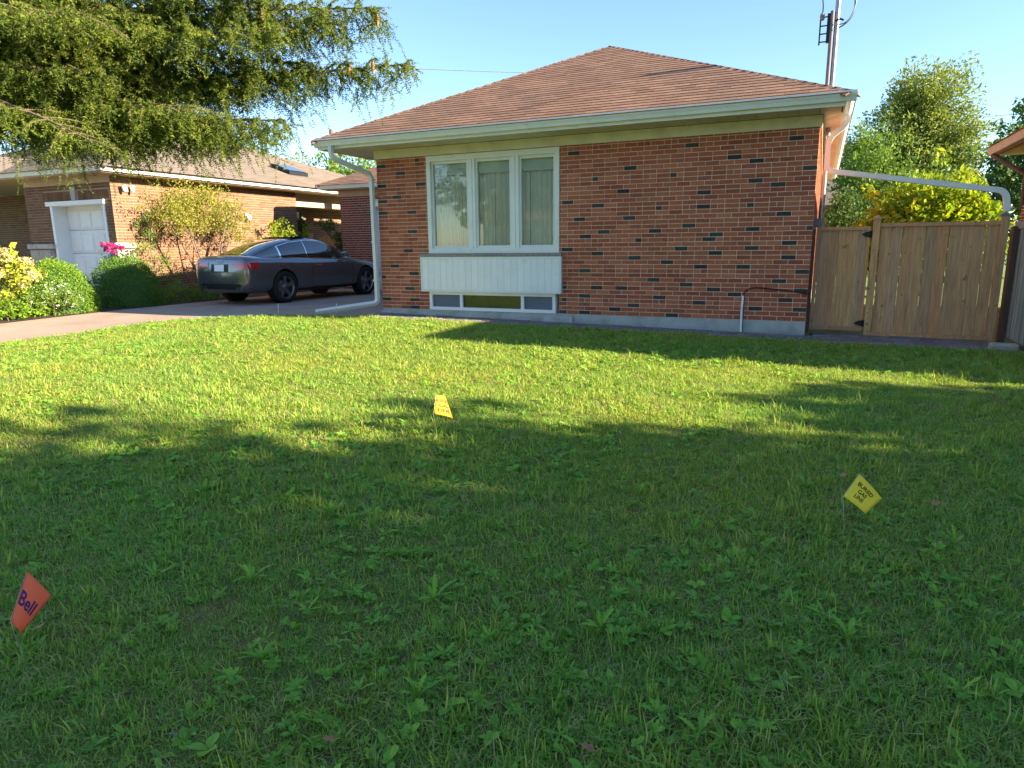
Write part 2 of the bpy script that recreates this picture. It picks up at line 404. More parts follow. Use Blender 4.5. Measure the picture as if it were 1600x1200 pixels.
def wall_bricks(parent, origin, rz, L, rows, holes=(), n_ind=0, dark=(), m='brick', key=None, seed=1, pattern=True):
    r = random.Random(seed); lay = brick_layout(L, rows, holes, pattern)
    T = Matrix.Translation(origin) @ Matrix.Rotation(rz, 4, 'Z')
    darkset = set()
    for (dk, dx) in dark:
        best = min(((abs((a + b) / 2 - dx), i) for i, (a, b, z0, z1, k) in enumerate(lay) if k == dk), default=None)
        if best and best[0] < .16: darkset.add(best[1])
    idx = list(range(len(lay)))
    if n_ind: idx.sort(key=lambda i: (T @ Vector(((lay[i][0] + lay[i][1]) / 2, 0, lay[i][2])) - CAM).length / math.sqrt(lay[i][1] - lay[i][0]))
    rest = {False: [], True: []}
    for q, i in enumerate(idx):
        a, b, z0, z1, k = lay[i]; d = i in darkset; pr = r.uniform(-.0025, .0025)
        if q < n_ind:
            kk = (round(b - a, 3), d, m)
            me = BRK.get(kk)
            if me is None:
                h = (b - a) / 2; me = boxes_mesh('brick', [(-h, h, 0, .06, 0, z1 - z0)], [0.]); me.materials.append(MATS['dark_brick' if d else m]); BRK[kk] = me
            o = bpy.data.objects.new('brick', me); link(o, parent, T @ Vector(((a + b) / 2, pr, z0))); o.rotation_euler = (0, 0, rz)
        else: rest[d].append((a, b, pr, .06, z0, z1))
    for d, B in rest.items():
        if B: tag(nobj('dark_bricks' if d else 'brickwork', boxes_mesh('brickwork', B, [r.random() for _ in B], T), 'dark_brick' if d else m, parent), kind='stuff')
DARK = [(0, 0.62), (0, 3.55), (0, 3.98), (0, 5.41), (1, 4.48), (2, 0.2), (2, 0.62), (2, 4.81), (2, 6.67), (2, 7.25), (3, 3.68), (3, 5.73), (4, 3.99), (4, 5.21), (4, 7.09), (5, 0.52), (5, 6.36), (6, 3.64), (6, 4.18), (6, 4.6), (6, 6.04), (6, 7.25), (7, 5.53), (8, 0.05), (8, 5.01), (8, 6.88), (9, 0.7), (10, 4.0), (10, 7.25), (11, 0.27), (11, 5.79), (11, 6.41), (12, 5.22), (13, 4.73), (13, 6.99), (14, 4.21), (14, 6.06), (15, 0.51), (15, 3.69), (15, 5.54), (15, 6.57), (16, 7.09), (17, 4.77), (17, 5.85), (18, 4.03), (18, 6.05), (19, 4.35), (19, 5.16), (19, 6.59), (19, 7.21), (20, 0.61), (20, 5.65), (22, 3.82), (22, 4.63), (22, 6.89), (24, 5.06), (24, 5.86), (24, 6.49), (25, 0.09), (25, 0.7), (25, 4.14), (26, 3.63), (27, 5.76), (28, 0.01), (28, 4.64), (28, 6.9), (29, 0.47), (29, 6.42), (31, 4.14), (31, 5.35), (31, 7.21), (32, 0.19), (32, 0.82), (33, 4.75), (33, 6.59), (34, 6.27), (35, 0.46), (37, 0.09), (37, 3.73), (37, 5.55), (37, 7.01), (38, 0.82)]

# ------------------------------------------------------------------ roofs made of shingles
SHG = {}
def shingles(parent, p0, p1, apex_pts, m='shingle', n_ind=0, exposure=.138, tab=.30, seed=3, thick=.009, over=.05):
    """slope with eave from p0 to p1 (left to right seen from outside) and upper edge apex_pts (left, right)"""
    r = random.Random(seed); p0, p1 = Vector(p0), Vector(p1); a0, a1 = Vector(apex_pts[0]), Vector(apex_pts[1])
    u = (p1 - p0).normalized(); L = (p1 - p0).length; v = (a0 - p0) - u * (a0 - p0).dot(u); H = v.length; v.normalize(); nrm = u.cross(v)
    la = (a0 - p0).dot(u); lb = (a1 - p0).dot(u)
    T = Matrix((u, v, nrm)).transposed().to_4x4(); T.translation = p0
    rows = int(H / exposure); B = []
    for k in range(rows + 1):
        s0 = k * exposure - over; s1 = s0 + exposure + .02; f = max(0, min(1, (s0 + s1) / 2 / H))
        xl = la * f; xr = L + (lb - L) * f
        x = xl - r.uniform(0, tab) if k else xl
        x = -((k * .37) % 1) * tab + math.floor(xl / tab) * tab
        while x < xr:
            a, b = max(x, xl), min(x + tab, xr)
            if b - a > .04: B.append((a + .0012, b - .0012, s0, min(s1, H + .02), k))
            x += tab
    idx = list(range(len(B)))
    if n_ind: idx.sort(key=lambda i: (T @ Vector(((B[i][0] + B[i][1]) / 2, B[i][2], 0)) - CAM).length / (B[i][1] - B[i][0]) ** .5)
    rest = []; eul = T.to_euler(); tilt = thick / exposure
    for q, i in enumerate(idx):
        a, b, s0, s1, k = B[i]; z = .004 + r.uniform(0, .0012)
        if q < n_ind:
            kk = (round(b - a, 2), round(s1 - s0, 3), m); me = SHG.get(kk)
            if me is None:
                h = (b - a) / 2; me = shingle_slabs([(-h, h, 0, s1 - s0, 0, 0)], [0.], None, thick); me.materials.append(MATS[m]); SHG[kk] = me
            o = bpy.data.objects.new('shingle', me); link(o, parent, T @ Vector(((a + b) / 2, s0, z))); o.rotation_euler = eul
        else: rest.append((a, b, s0, s1, k, z))
    if rest: tag(nobj('shingles', shingle_slabs(rest, [r.random() for _ in rest], T, thick), m, parent), kind='stuff')
def shingle_slabs(B, tones, T, th):
    """tapered slabs: thick lower edge, thin upper edge"""
    V = []; F = []
    for i, (a, b, s0, s1, k, z) in enumerate(B):
        V += [(a, s0, z), (b, s0, z), (b, s1, z - .004), (a, s1, z - .004), (a, s0, z + th), (b, s0, z + th), (b, s1, z - .001), (a, s1, z - .001)]
    V = np.array(V)
    if T is not None:
        A = np.array(T); V = V @ A[:3, :3].T + A[:3, 3]
    F = (BOXF[None] + 8 * np.arange(len(B))[:, None, None]).reshape(-1, 4)
    return np_mesh('shingle', V, F, np.repeat(tones, 6))
def hip_caps(parent, a, b, m='shingle', step=.2, wid=.13, drop=.07, name='hip_cap'):
    a, b = Vector(a), Vector(b); d = (b - a); n = max(1, int(d.length / step)); d.normalize()
    side = d.cross(Vector((0, 0, 1))).normalized()
    me = None
    for i in range(n):
        p = a + d * (i * step); L = step + .05
        if me is None:
            V = []
            for t, lift in ((0, .022), (L, .014)):
                c = d * t
                V += [c - side * wid + Vector((0, 0, lift - drop)), c + Vector((0, 0, lift)), c + side * wid + Vector((0, 0, lift - drop)),
                      c - side * wid + Vector((0, 0, lift - drop - .015)), c + Vector((0, 0, lift - .015)), c + side * wid + Vector((0, 0, lift - drop - .015))]
            F = [(0, 1, 7, 6), (1, 2, 8, 7), (3, 9, 10, 4), (4, 10, 11, 5), (0, 3, 4, 1), (1, 4, 5, 2), (6, 7, 10, 9), (7, 8, 11, 10), (0, 6, 9, 3), (2, 5, 11, 8)]
            me = np_mesh(name, [tuple(v) for v in V], F, [0.] * len(F)) if False else bpy.data.meshes.new(name)
            if not me.polygons: me.from_pydata([tuple(v) for v in V], [], F)
            me.materials.append(MATS[m])
        link(bpy.data.objects.new(name, me), parent, p)

# ------------------------------------------------------------------ the brick bungalow
HW = 7.306
hs = empty('brick_house', (3.65, 5.4, -.1), 'red brick bungalow with scattered black bricks and brown hip roof', 'house')
mb = MB()
mb.box(0.004, 1.05, .007, .25, 0, 2.80).box(3.52, HW - .004, .007, .25, 0, 2.80).box(1.05, 3.52, .007, .25, 2.66, 2.80)
fw = mb.build('front_wall', 'mortar', hs)
wall_bricks(fw, (0, 0, 0), 0, HW, 40, [(1.05, 3.52, -.1, 2.645)], 300, DARK, seed=5)
rw = MB().box(HW - .25, HW - .007, .25, 10.8, 0, 2.80).build('side_wall', 'mortar', hs)
wall_bricks(rw, (HW, .06, 0), R(90), 10.7, 40, seed=6)
lw = MB().box(.007, .25, .25, 10.8, 0, 2.80).build('side_wall', 'mortar', hs)
wall_bricks(lw, (0, 10.76, 0), R(-90), 10.7, 40, seed=7)
MB().box(.25, HW - .25, 10.55, 10.8, -.4, 2.8).build('rear_wall', 'brick', hs)
fd = MB().box(.004, HW - .004, .004, 10.8, -.6, -.001).build('foundation', 'concrete', hs)
MB().box(-.01, 3.78, -.075, .002, -.4, -.035).build('footing_ledge', 'concrete', hs, bevel=.008)
MB().box(-.02, HW + .02, -.028, -.001, 2.665, 2.815).build('frieze_board', 'frieze', hs)
MB().box(HW + .001, HW + .026, .0, 10.8, 2.665, 2.815).build('frieze_board', 'frieze', hs)
MB().box(-.026, -.001, .0, 10.8, 2.665, 2.815).build('frieze_board', 'frieze', hs)
# soffits
sf = MB().box(-.76, 7.56, -.6, -.03, 2.835, 2.85).build('soffit', 'roof_dark', hs)
x = -.755; k = 0
smesh = boxes_mesh('soffit_panel', [(0, .252, 0, .565, -.014, 0)], [0.]); smesh.materials.append(MATS['soffit'])
while x + .26 < 7.58:
    link(bpy.data.objects.new('soffit_panel', smesh), sf, (x, -.598, 2.834)); x += .2595
sr = MB().box(HW + .03, 7.56, -.02, 10.9, 2.835, 2.85).build('soffit', 'roof_dark', hs)
spm = boxes_mesh('soffit_panel', [(0, .222, 0, .36, -.014, 0)], [0.]); spm.materials.append(MATS['soffit'])
for i in range(29): link(bpy.data.objects.new('soffit_panel', spm), sr, (HW + .032, -.02 + i * .368, 2.834))
MB().box(-.76, -.03, -.02, 10.9, 2.82, 2.85).build('soffit', 'soffit', hs)
MB().box(-.78, 7.58, -.622, -.602, 2.805, 2.94).box(7.56, 7.58, -.6, 10.9, 2.805, 2.94).box(-.78, -.76, -.6, 10.9, 2.805, 2.94).build('fascia', 'green_white', hs)
def gutter_profile(s=1, o=0):
    pr = [(.0, .0), (.0, -.115), (.065, -.115), (.085, -.075), (.105, -.05), (.115, -.02), (.115, 0), (.108, 0), (.108, -.018), (.098, -.046), (.078, -.07), (.06, -.108), (.006, -.108), (.006, 0)]
    return [(o + s * a, 2.965 + b) for a, b in pr]
MB().prism(gutter_profile(-1, -.624), -.80, 7.70, 'x').build('gutter', 'green_white', hs)
MB().prism(gutter_profile(1, 7.582), -.62, 11, 'y').build('gutter', 'green_white', hs)
MB().prism(gutter_profile(-1, -.782), -.62, 11, 'y').build('gutter', 'green_white', hs)
# roof
e = [(-.84, -.70, 2.95), (7.66, -.70, 2.95), (7.66, 11.3, 2.95), (-.84, 11.3, 2.95)]; r0, r1 = (3.32, 3.4, 4.97), (3.32, 7.3, 4.97)
dn = lambda p: (p[0], p[1], p[2] - .02)
roof = MB().add([dn(p) for p in e + [r0, r1]], [(0, 1, 4), (1, 2, 5, 4), (2, 3, 5), (3, 0, 4, 5), (3, 2, 1, 0)]).build('roof', 'roof_dark', hs)
shingles(roof, e[0], e[1], (r0, r0), n_ind=260)
shingles(roof, e[1], e[2], (r0, r1), seed=4)
shingles(roof, e[3], e[0], (r1, r0), seed=5)
shingles(roof, e[2], e[3], (r1, r1), seed=6)
hip_caps(roof, e[0], r0); hip_caps(roof, e[1], r0); hip_caps(roof, r0, r1, name='ridge_cap'); hip_caps(roof, e[2], r1); hip_caps(roof, e[3], r1)
# front window
win = MB().box(1.05, 3.52, -.012, .12, 2.565, 2.655).box(1.05, 3.52, -.012, .12, 1.0, 1.085).box(1.05, 1.125, -.012, .12, 1.085, 2.565).box(3.445, 3.52, -.012, .12, 1.085, 2.565)\
    .box(1.86, 1.935, .002, .12, 1.085, 2.565).box(1.939, 1.99, .006, .12, 1.085, 2.565).box(2.665, 2.735, .002, .12, 1.085, 2.565).box(2.739, 2.80, .006, .12, 1.085, 2.565).build('front_window', 'green_white', hs)
for a, b in ((1.125, 1.86), (1.99, 2.665), (2.80, 3.445)):
    s = MB().box(a, b, .03, .09, 2.515, 2.565).box(a, b, .03, .09, 1.085, 1.13).box(a, a + .04, .03, .09, 1.13, 2.515).box(b - .04, b, .03, .09, 1.13, 2.515).build('sash', 'white_trim', win)
    MB().box(a + .038, b - .038, .056, .062, 1.128, 2.517).build('pane', 'glass', win)
def pleats(x0, x1, z0, z1, y, seed):
    n = int((x1 - x0) / .008); xs = np.linspace(x0, x1, n); r = np.random.default_rng(seed)
    ph = np.cumsum(r.uniform(.45, 1.2, n)) * .5; zs = np.linspace(z0, z1, 8)
    V = [(xx, y + .019 * math.sin(p * 1.6) * (1 - .3 * (zz - z0) / (z1 - z0)) + .008 * math.sin(p * .37), zz) for zz in zs for xx, p in zip(xs, ph)]
    F = [(j * n + i, j * n + i + 1, (j + 1) * n + i + 1, (j + 1) * n + i) for j in range(7) for i in range(n - 1)]
    return np_mesh('curtain', V, F, None, True)
for i, (a, b) in enumerate(((1.09, 1.66), (1.66, 2.3), (2.3, 2.95), (2.95, 3.5))): nobj('curtain', pleats(a, b, 1.05, 2.36, .15 + .003 * i, i), 'curtain', win)
MB().prism([(.105, 2.33), (.105, 2.62), (.115, 2.64), (.13, 2.64), (.13, 2.33)], 1.07, 3.5, 'x').build('valance', 'blind', win)
MB().box(.95, 3.6, .9, .92, .95, 2.75).box(.95, .97, .25, .9, .95, 2.75).box(3.58, 3.6, .25, .9, .95, 2.75).box(.95, 3.6, .12, .9, .93, .95).box(.95, 3.6, .12, .9, 2.75, 2.77).build('room_lining', 'interior', win)
# stone sill, white boarded apron, basement window
sill = None
for a, b in ((.895, 2.045), (2.05, 2.515), (2.52, 3.585)): MB().box(a, b, -.085, .11, .947, .998).build('sill_stone', 'sill_stone', hs, bevel=.006)
ap = MB().box(.907, 3.578, -.062, .004, .335, .94).build('apron', 'white_paint', hs)
sm = boxes_mesh('slat', [(0, .1205, -.012, 0, 0, .535)], [0.]); sm.materials.append(MATS['white_paint'])
for i in range(21): link(bpy.data.objects.new('slat', sm), ap, (.938 + i * .1243, -.063 + .001 * (i % 2), .365))
MB().box(.903, 3.582, -.08, -.062, .9, .942).box(.903, 3.582, -.08, -.062, .331, .364).box(.903, .936, -.08, -.062, .364, .9).box(3.549, 3.582, -.08, -.062, .364, .9).build('trim', 'white_trim', ap)
bw = MB().box(1.03, 3.46, -.008, .1, .275, .325).box(1.03, 3.46, -.012, .1, .002, .055).box(1.03, 1.085, -.008, .1, .055, .275).box(3.405, 3.46, -.008, .1, .055, .275).box(1.65, 1.70, -.004, .1, .055, .275).box(2.83, 2.885, -.004, .1, .055, .275).build('basement_window', 'white_paint', hs)
MB().box(1.085, 1.65, .03, .036, .055, .275).build('pane', 'mesh_screen', bw); MB().box(2.885, 3.405, .03, .036, .055, .275).build('pane', 'mesh_screen', bw)
MB().box(1.70, 2.83, .04, .046, .055, .275).build('pane', 'dim_glass', bw); MB().box(1.03, 3.46, .2, .24, -.02, .33).build('backing', 'far_wall', bw)
# downspouts
dl = round_path([(-.46, -.67, 2.86), (-.46, -.67, 2.66), (-.062, -.075, 2.40), (-.062, -.075, .10), (-.98, -.74, gz(-.98, -.74) + .045)], .09, 5)
MB().tube(dl, .047, 4).build('downspout', 'downspout', hs)
dr = round_path([(7.645, .42, 2.87), (7.645, .42, 2.74), (7.42, .42, 2.56), (7.42, .42, 2.12), (9.585, .42, 1.755), (9.625, .42, 1.50)], .10, 6)
MB().tube(dr, .05, 4).build('downspout', 'downspout', hs)
for z in (2.3, 1.2, .5): MB().box(-.105, -.02, -.125, -.001, z, z + .03).build('strap', 'downspout', hs)
# service mast with its bracket on the eave
mast = empty('service_mast', (7.40, 1.25, gz(7.4, 1.2)), 'grey metal service mast rising through the right eave with insulator rack', 'mast')
MB().tube([(7.40, 1.25, .5), (7.40, 1.25, 3.2), (7.40, 1.25, 4.9)], .036, 14).build('pole', 'galvanised', mast)
MB().tube([(7.335, 1.22, 3.35), (7.335, 1.22, 4.45)], .03, 8).build('conduit', 'cap_grey', mast)
rk = MB().box(7.27, 7.35, 1.2, 1.25, 4.02, 4.42).build('insulator_rack', 'black_metal', mast)
for z in (4.04, 4.15, 4.26, 4.38): MB().tube([(7.18, 1.22, z), (7.31, 1.22, z)], .010, 6).build('rack_arm', 'black_metal', rk)
MB().tube([(7.18, 1.22, 4.0), (7.18, 1.22, 4.42)], .012, 6).build('rack_rod', 'black_metal', rk)
MB().lathe([(.0, 0), (.028, .0), (.034, .03), (.02, .045), (.034, .06), (.028, .09), (0, .09)], 12, (7.2, 1.22, 4.34)).build('insulator', 'sill_stone', rk)
MB().tube([(7.38, 1.18, 4.3), (7.44, 1.18, 4.32), (7.49, 1.2, 4.30)], .014, 6).build('clamp', 'black_metal', mast)
MB().tube(bez((7.42, 1.2, 4.2), (7.72, 1.2, 4.3), (7.58, 1.2, 4.72), 10) + bez((7.58, 1.2, 4.72), (7.5, 1.2, 4.9), (7.42, 1.2, 4.95), 6), .009, 6).build('cable_loop', 'wire_black', mast)
MB().tube(bez((7.40, 1.18, 4.25), (7.60, 1.18, 4.2), (7.64, 1.18, 4.55), 10) + bez((7.64, 1.18, 4.55), (7.62, 1.18, 4.85), (7.45, 1.18, 5.05), 6), .008, 6).build('cable_loop', 'wire_grey', mast)
MB().tube(bez((7.2, 1.22, 4.42), (7.22, 1.1, 4.6), (7.12, .9, 4.75), 8) + [Vector((4, -12, 6.4)), Vector((-2, -30, 8))], .009, 6).build('service_drop', 'wire_black', mast)
# conduit with black cable by the foundation
cb = empty('wall_conduit', (6.43, -.05, gz(6.43, -.05)), 'short white conduit with dark red cable looping along the brick wall base', 'conduit')
MB().tube([(6.43, -.05, gz(6.43, 0) - .03), (6.425, -.045, .15), (6.435, -.04, .36)], .017, 8).build('pipe', 'white_paint', cb)
MB().tube(bez((6.435, -.04, .35), (6.45, -.035, .50), (6.66, -.025, .475), 8) + bez((6.66, -.025, .475), (6.95, -.02, .46), (7.30, -.03, .40), 8) + [Vector((7.33, .05, .40))], .011, 6).build('cable', 'cable_red', cb)
MB().tube([(6.452, -.052, gz(6.43, 0) - .02), (6.447, -.05, .15), (6.452, -.045, .36)], .006, 6).build('wire', 'wire_black', cb)

# ------------------------------------------------------------------ gate and fence
def board_mesh(wd, h, name='board'):
    me = boxes_mesh(name, [(0, wd, 0, .018, 0, h)], [0.]); return me
FY = .42
gate = empty('wooden_gate', (7.70, FY, -.19), 'narrow weathered wooden gate with five vertical boards and black hinges', 'gate')
gb = board_mesh(.124, 1.40); gb.materials.append(MATS['wood'])
for i in range(5): o = link(bpy.data.objects.new('board', gb), gate, (7.405 + i * .1265, FY + random.uniform(-.004, .004), -.095)); o.rotation_euler = (0, random.uniform(-.004, .004), 0)
MB().box(7.36, 8.055, FY - .026, FY + .05, 1.285, 1.335).build('top_rail', 'wood', gate); MB().box(7.36, 8.055, FY - .026, FY + .05, -.145, -.09).build('bottom_rail', 'wood', gate)
MB().box(7.355, 7.40, FY - .024, FY + .05, -.088, 1.283).build('stile', 'wood', gate); MB().box(8.015, 8.055, FY - .024, FY + .05, -.088, 1.283).build('stile', 'wood', gate)
for z in (1.225, -.035):
    MB().add([(8.00 - .06, FY - .032, z), (8.0, FY - .032, z - .035), (8.0, FY - .032, z + .035), (8.09, FY - .032, z - .045), (8.09, FY - .032, z + .045), (8.00 - .06, FY - .026, z), (8.0, FY - .026, z - .035), (8.0, FY - .026, z + .035), (8.09, FY - .026, z - .045), (8.09, FY - .026, z + .045)],
             [(0, 1, 2), (1, 3, 4, 2), (5, 7, 6), (6, 7, 9, 8), (0, 5, 6, 1), (1, 6, 8, 3), (3, 8, 9, 4), (4, 9, 7, 2), (2, 7, 5, 0)]).tube([(8.055, FY - .036, z - .05), (8.055, FY - .036, z + .05)], .010, 8).build('hinge', 'black_metal', gate)
MB().box(7.29 + .02, 7.35, FY - .02, FY + .06, -.2, 1.30).build('latch_post', 'wood_dark', gate)
MB().box(7.30, 7.41, FY - .04, FY + .09, 1.34, 1.46).build('post_sleeve', 'cap_grey', gate)
fence = empty('wooden_fence', (8.9, FY, -.2), 'weathered wooden fence panel with vertical boards between two capped posts', 'fence')
fbm = board_mesh(.134, 1.50); fbm.materials.append(MATS['wood'])
for i in range(10): o = link(bpy.data.objects.new('board', fbm), fence, (8.185 + i * .1375, FY + random.uniform(-.004, .004), -.165)); o.rotation_euler = (0, random.uniform(-.005, .005), 0)
MB().box(8.175, 9.57, FY - .03, FY + .06, 1.325, 1.375).build('top_rail', 'wood', fence); MB().box(8.175, 9.57, FY - .026, FY + .05, -.215, -.17).build('bottom_rail', 'wood', fence)
MB().box(8.175, 9.56, FY + .02, FY + .05, .55, .64).build('mid_rail', 'wood', fence)
for x0 in (8.08, 9.57):
    MB().box(x0, x0 + .09, FY - .045, FY + .045, -.35, 1.43).build('post', 'wood', fence)
    MB().box(x0 - .012, x0 + .102, FY - .057, FY + .057, 1.43, 1.452).add([(x0 - .005, FY - .05, 1.453), (x0 + .095, FY - .05, 1.453), (x0 + .095, FY + .05, 1.453), (x0 - .005, FY + .05, 1.453), (x0 + .045, FY, 1.49)], [(0, 1, 4), (1, 2, 4), (2, 3, 4), (3, 0, 4), (3, 2, 1, 0)]).build('post_cap', 'wood' if x0 < 9 else 'cap_grey', fence)
of = empty('picket_fence', (9.88, -.4, -.2), 'old grey picket fence with dark top beam running beside the lawn', 'fence')
pm = boxes_mesh('picket', [(0, .02, 0, .085, 0, 1.42)], [0.]); pm.materials.append(MATS['wood_grey'])
for i in range(26): o = link(bpy.data.objects.new('picket', pm), of, (9.80 + random.uniform(-.008, .008), .50 - i * .118, -.16)); o.rotation_euler = (random.uniform(-.02, .02), 0, 0)
MB().box(9.84, 9.90, -2.6, .62, .03, .12).build('rail', 'wood_grey', of); MB().box(9.78, 9.92, -2.6, .64, 1.27, 1.36).build('top_beam', 'wood_grey', of); MB().box(9.74, 9.80, .46, .64, -.3, 1.30).build('corner_board', 'wood_dark', of)
st = MB().box(9.45, 9.75, -.55, -.38, gz(9.6, -.4) - .03, gz(9.6, -.4) + .07).build('edging_stone', 'stone', bevel=.02); tag(st, 'grey edging stone on the grass at the foot of the old picket fence', 'stone')

# ------------------------------------------------------------------ rear garage at the end of the driveway
gg = empty('rear_garage', (-3.4, 8, -.15), 'dark red brick garage behind the car at the end of the driveway', 'garage')
gw = MB().box(-5.59, -4.47, 6.007, 6.25, -.2, 2.8).box(-4.47, -.6, 6.007, 6.25, 2.45, 2.8).box(-1.7, -.6, 6.007, 6.25, -.2, 2.45).box(-5.593, -5.36, 6.25, 10, -.2, 2.8).box(-.8, -.6, 6.25, 10, -.2, 2.8).box(-5.36, -.8, 9.8, 10, -.2, 2.8).build('wall', 'mortar', gg)
wall_bricks(gw, (-5.6, 6.0, -.2), 0, 5.0, 43, [(1.13, 3.9, -1, 2.66)], m='garage_brick', seed=9, pattern=False)
wall_bricks(gw, (-5.6, 10.0, -.2), R(-90), 3.95, 43, m='garage_brick', seed=10, pattern=False)
gd = MB().box(-4.46, -4.30, 5.98, 6.2, -.14, 2.44).box(-4.30, -1.71, 5.98, 6.2, 2.3, 2.44).box(-1.86, -1.71, 5.98, 6.2, -.14, 2.3).build('door_frame', 'white_paint', gg)
for i in range(4): MB().box(-4.30, -1.86, 6.10, 6.14, -.13 + i * .607, -.13 + i * .607 + .6).build('door_panel', 'white_paint', gd)
MB().box(-4.22, -3.95, 6.09, 6.101, 1.76, 2.24).build('door_light', 'dim_glass', gd)
MB().box(-5.95, -.3, 5.62, 6.0, 2.80, 2.83).box(-5.62, -.58, 5.975, 5.998, 2.62, 2.80).build('soffit', 'tan_trim', gg)
MB().prism([(5.62 + a * -1, 2.95 + b - .0) for a, b in [(0, 0), (0, -.12), (.07, -.12), (.115, 0)]], -6.05, -.2, 'x').build('gutter', 'green_white', gg)
ge = [(-6.08, 5.52, 2.95), (-.15, 5.52, 2.95), (-.15, 10.5, 2.95), (-6.08, 10.5, 2.95)]; g0, g1 = (-3.7, 8.0, 4.0), (-2.4, 8.0, 4.0)
grf = MB().add([dn(p) for p in ge + [g0, g1]], [(0, 1, 5, 4), (1, 2, 5), (2, 3, 4, 5), (3, 0, 4), (3, 2, 1, 0)]).build('roof', 'roof_dark', gg)
shingles(grf, ge[0], ge[1], (g0, g1), seed=11); shingles(grf, ge[3], ge[0], (g0, g0), seed=12); shingles(grf, ge[2], ge[3], (g1, g0), seed=13); shingles(grf, ge[1], ge[2], (g1, g1), seed=14)
hip_caps(grf, ge[0], g0); hip_caps(grf, ge[1], g1)
MB().box(-3.75, -3.35, 8.3, 8.7, 3.6, 4.35).build('chimney', 'garage_brick', gg)
gg.location += Vector((-.40, .55, 0))

# ------------------------------------------------------------------ neighbour's house on the left
NX, NY = -8.0, .60
nh = empty('neighbour_house', (-13, 6, -.12), 'orange brick house with attached white garage door and pale brown roof', 'house')
nw = MB().box(-10.33, NX - .007, NY + .007, NY + .2, 2.30, 2.86).box(-8.27, NX - .007, NY + .007, NY + .2, -.2, 2.30).box(-11.3, -10.33, NY + .007, NY + .2, -.2, 2.86)\
    .box(NX - .2, NX - .007, NY + .2, 6.9, -.2, 2.86).box(-9.2, NX - .2, 6.7, 6.893, -.2, 2.86).box(-9.2, -9.007, 6.9, 14, -.2, 2.86).box(-11.293, -11.1, NY + .2, 3.2, -.2, 2.86).box(-18, -11.3, 3.207, 3.4, -.2, 2.86).build('wall', 'mortar_tan', nh)
wall_bricks(nw, (-11.3, NY, -.2), 0, 3.3, 45, [(.97, 3.03, -1, 2.52), (.75, 3.25, 2.52, 2.75), (0, 3.3, -1, 1.50)], m='tan_brick', seed=20, pattern=False)
wall_bricks(nw, (NX, NY + .06, -.2), R(90), 6.24, 45, [(0, .4, -1, 1.50)], m='tan_brick', seed=21, pattern=False)
wall_bricks(nw, (-9.0, 6.9, -.2), R(90), 7.1, 45, [(.55, 1.35, .95, 2.6)], m='tan_brick', seed=22, pattern=False)
wall_bricks(nw, (-11.3, 3.2, -.2), R(-90), 2.54, 45, m='tan_brick', seed=23, pattern=False)
wall_bricks(nw, (-18, 3.2, -.2), 0, 6.7, 45, [(4.6, 6.3, .8, 2.4)], m='tan_brick', seed=24, pattern=False)
tag(nobj('soldier_course', boxes_mesh('soldier_course', [(-10.55 + i * .0705, -10.55 + i * .0705 + .06, NY - .004, NY + .05, 2.325, 2.545) for i in range(35) if not 1.12 < (i * .0705) < 1.32], [random.random() for i in range(35) if not 1.12 < (i * .0705) < 1.32]), 'tan_brick', nw), kind='stuff')
MB().add([(-9.43, NY - .03, 2.33), (-9.29, NY - .03, 2.33), (-9.25, NY - .03, 2.64), (-9.47, NY - .03, 2.64), (-9.43, NY + .05, 2.33), (-9.29, NY + .05, 2.33), (-9.25, NY + .05, 2.64), (-9.47, NY + .05, 2.64)], [(0, 1, 2, 3), (7, 6, 5, 4), (0, 4, 5, 1), (1, 5, 6, 2), (2, 6, 7, 3), (3, 7, 4, 0)]).build('keystone', 'concrete', nh)
for (a, b) in ((-11.33, -10.34), (-8.26, NX + .03)):
    for j in range(4):
        xx = a
        while xx < b - .02:
            l = min(random.uniform(.28, .5), b - xx); MB().box(xx + .006, xx + l - .006, NY - .05, NY + .006, -.2 + j * .34, -.2 + j * .34 + .325).build('stone_block', 'stone', nh, bevel=.012); xx += l
    MB().box(a - .03, b + .03, NY - .09, NY + .006, 1.17, 1.29).build('stone_ledge', 'concrete', nh, bevel=.01)
for j in range(4): MB().box(NX - .006, NX + .05, NY - .05, NY + .40, -.2 + j * .34, -.2 + j * .34 + .325).build('stone_block', 'stone', nh, bevel=.012)
MB().box(NX - .006, NX + .09, NY + .007, NY + .44, 1.17, 1.29).build('stone_ledge', 'concrete', nh, bevel=.01)
gf = MB().box(-10.33, -10.24, NY - .012, NY + .45, -.12, 2.21).box(-8.36, -8.27, NY - .012, NY + .45, -.12, 2.21).box(-10.42, -8.24, NY - .06, NY + .45, 2.21, 2.315).build('garage_door_frame', 'white_paint', nh)
gdr = MB().box(-10.24, -8.36, NY + .36, NY + .40, -.12, 2.21).build('garage_door', 'white_paint', nh)
for j in range(4):
    for i in range(4):
        x0 = -10.19 + i * .4575; z0 = -.07 + j * .575
        MB().add([(x0, NY + .358, z0), (x0 + .40, NY + .358, z0), (x0 + .40, NY + .358, z0 + .47), (x0, NY + .358, z0 + .47), (x0 + .04, NY + .335, z0 + .04), (x0 + .36, NY + .335, z0 + .04), (x0 + .36, NY + .335, z0 + .43), (x0 + .04, NY + .335, z0 + .43)], [(0, 1, 5, 4), (1, 2, 6, 5), (2, 3, 7, 6), (3, 0, 4, 7), (4, 5, 6, 7)]).build('door_panel', 'white_paint', gdr)
    MB().box(-10.24, -8.36, NY + .352, NY + .36, -.105 + j * .575, -.095 + j * .575).build('joint', 'cap_grey', gdr)
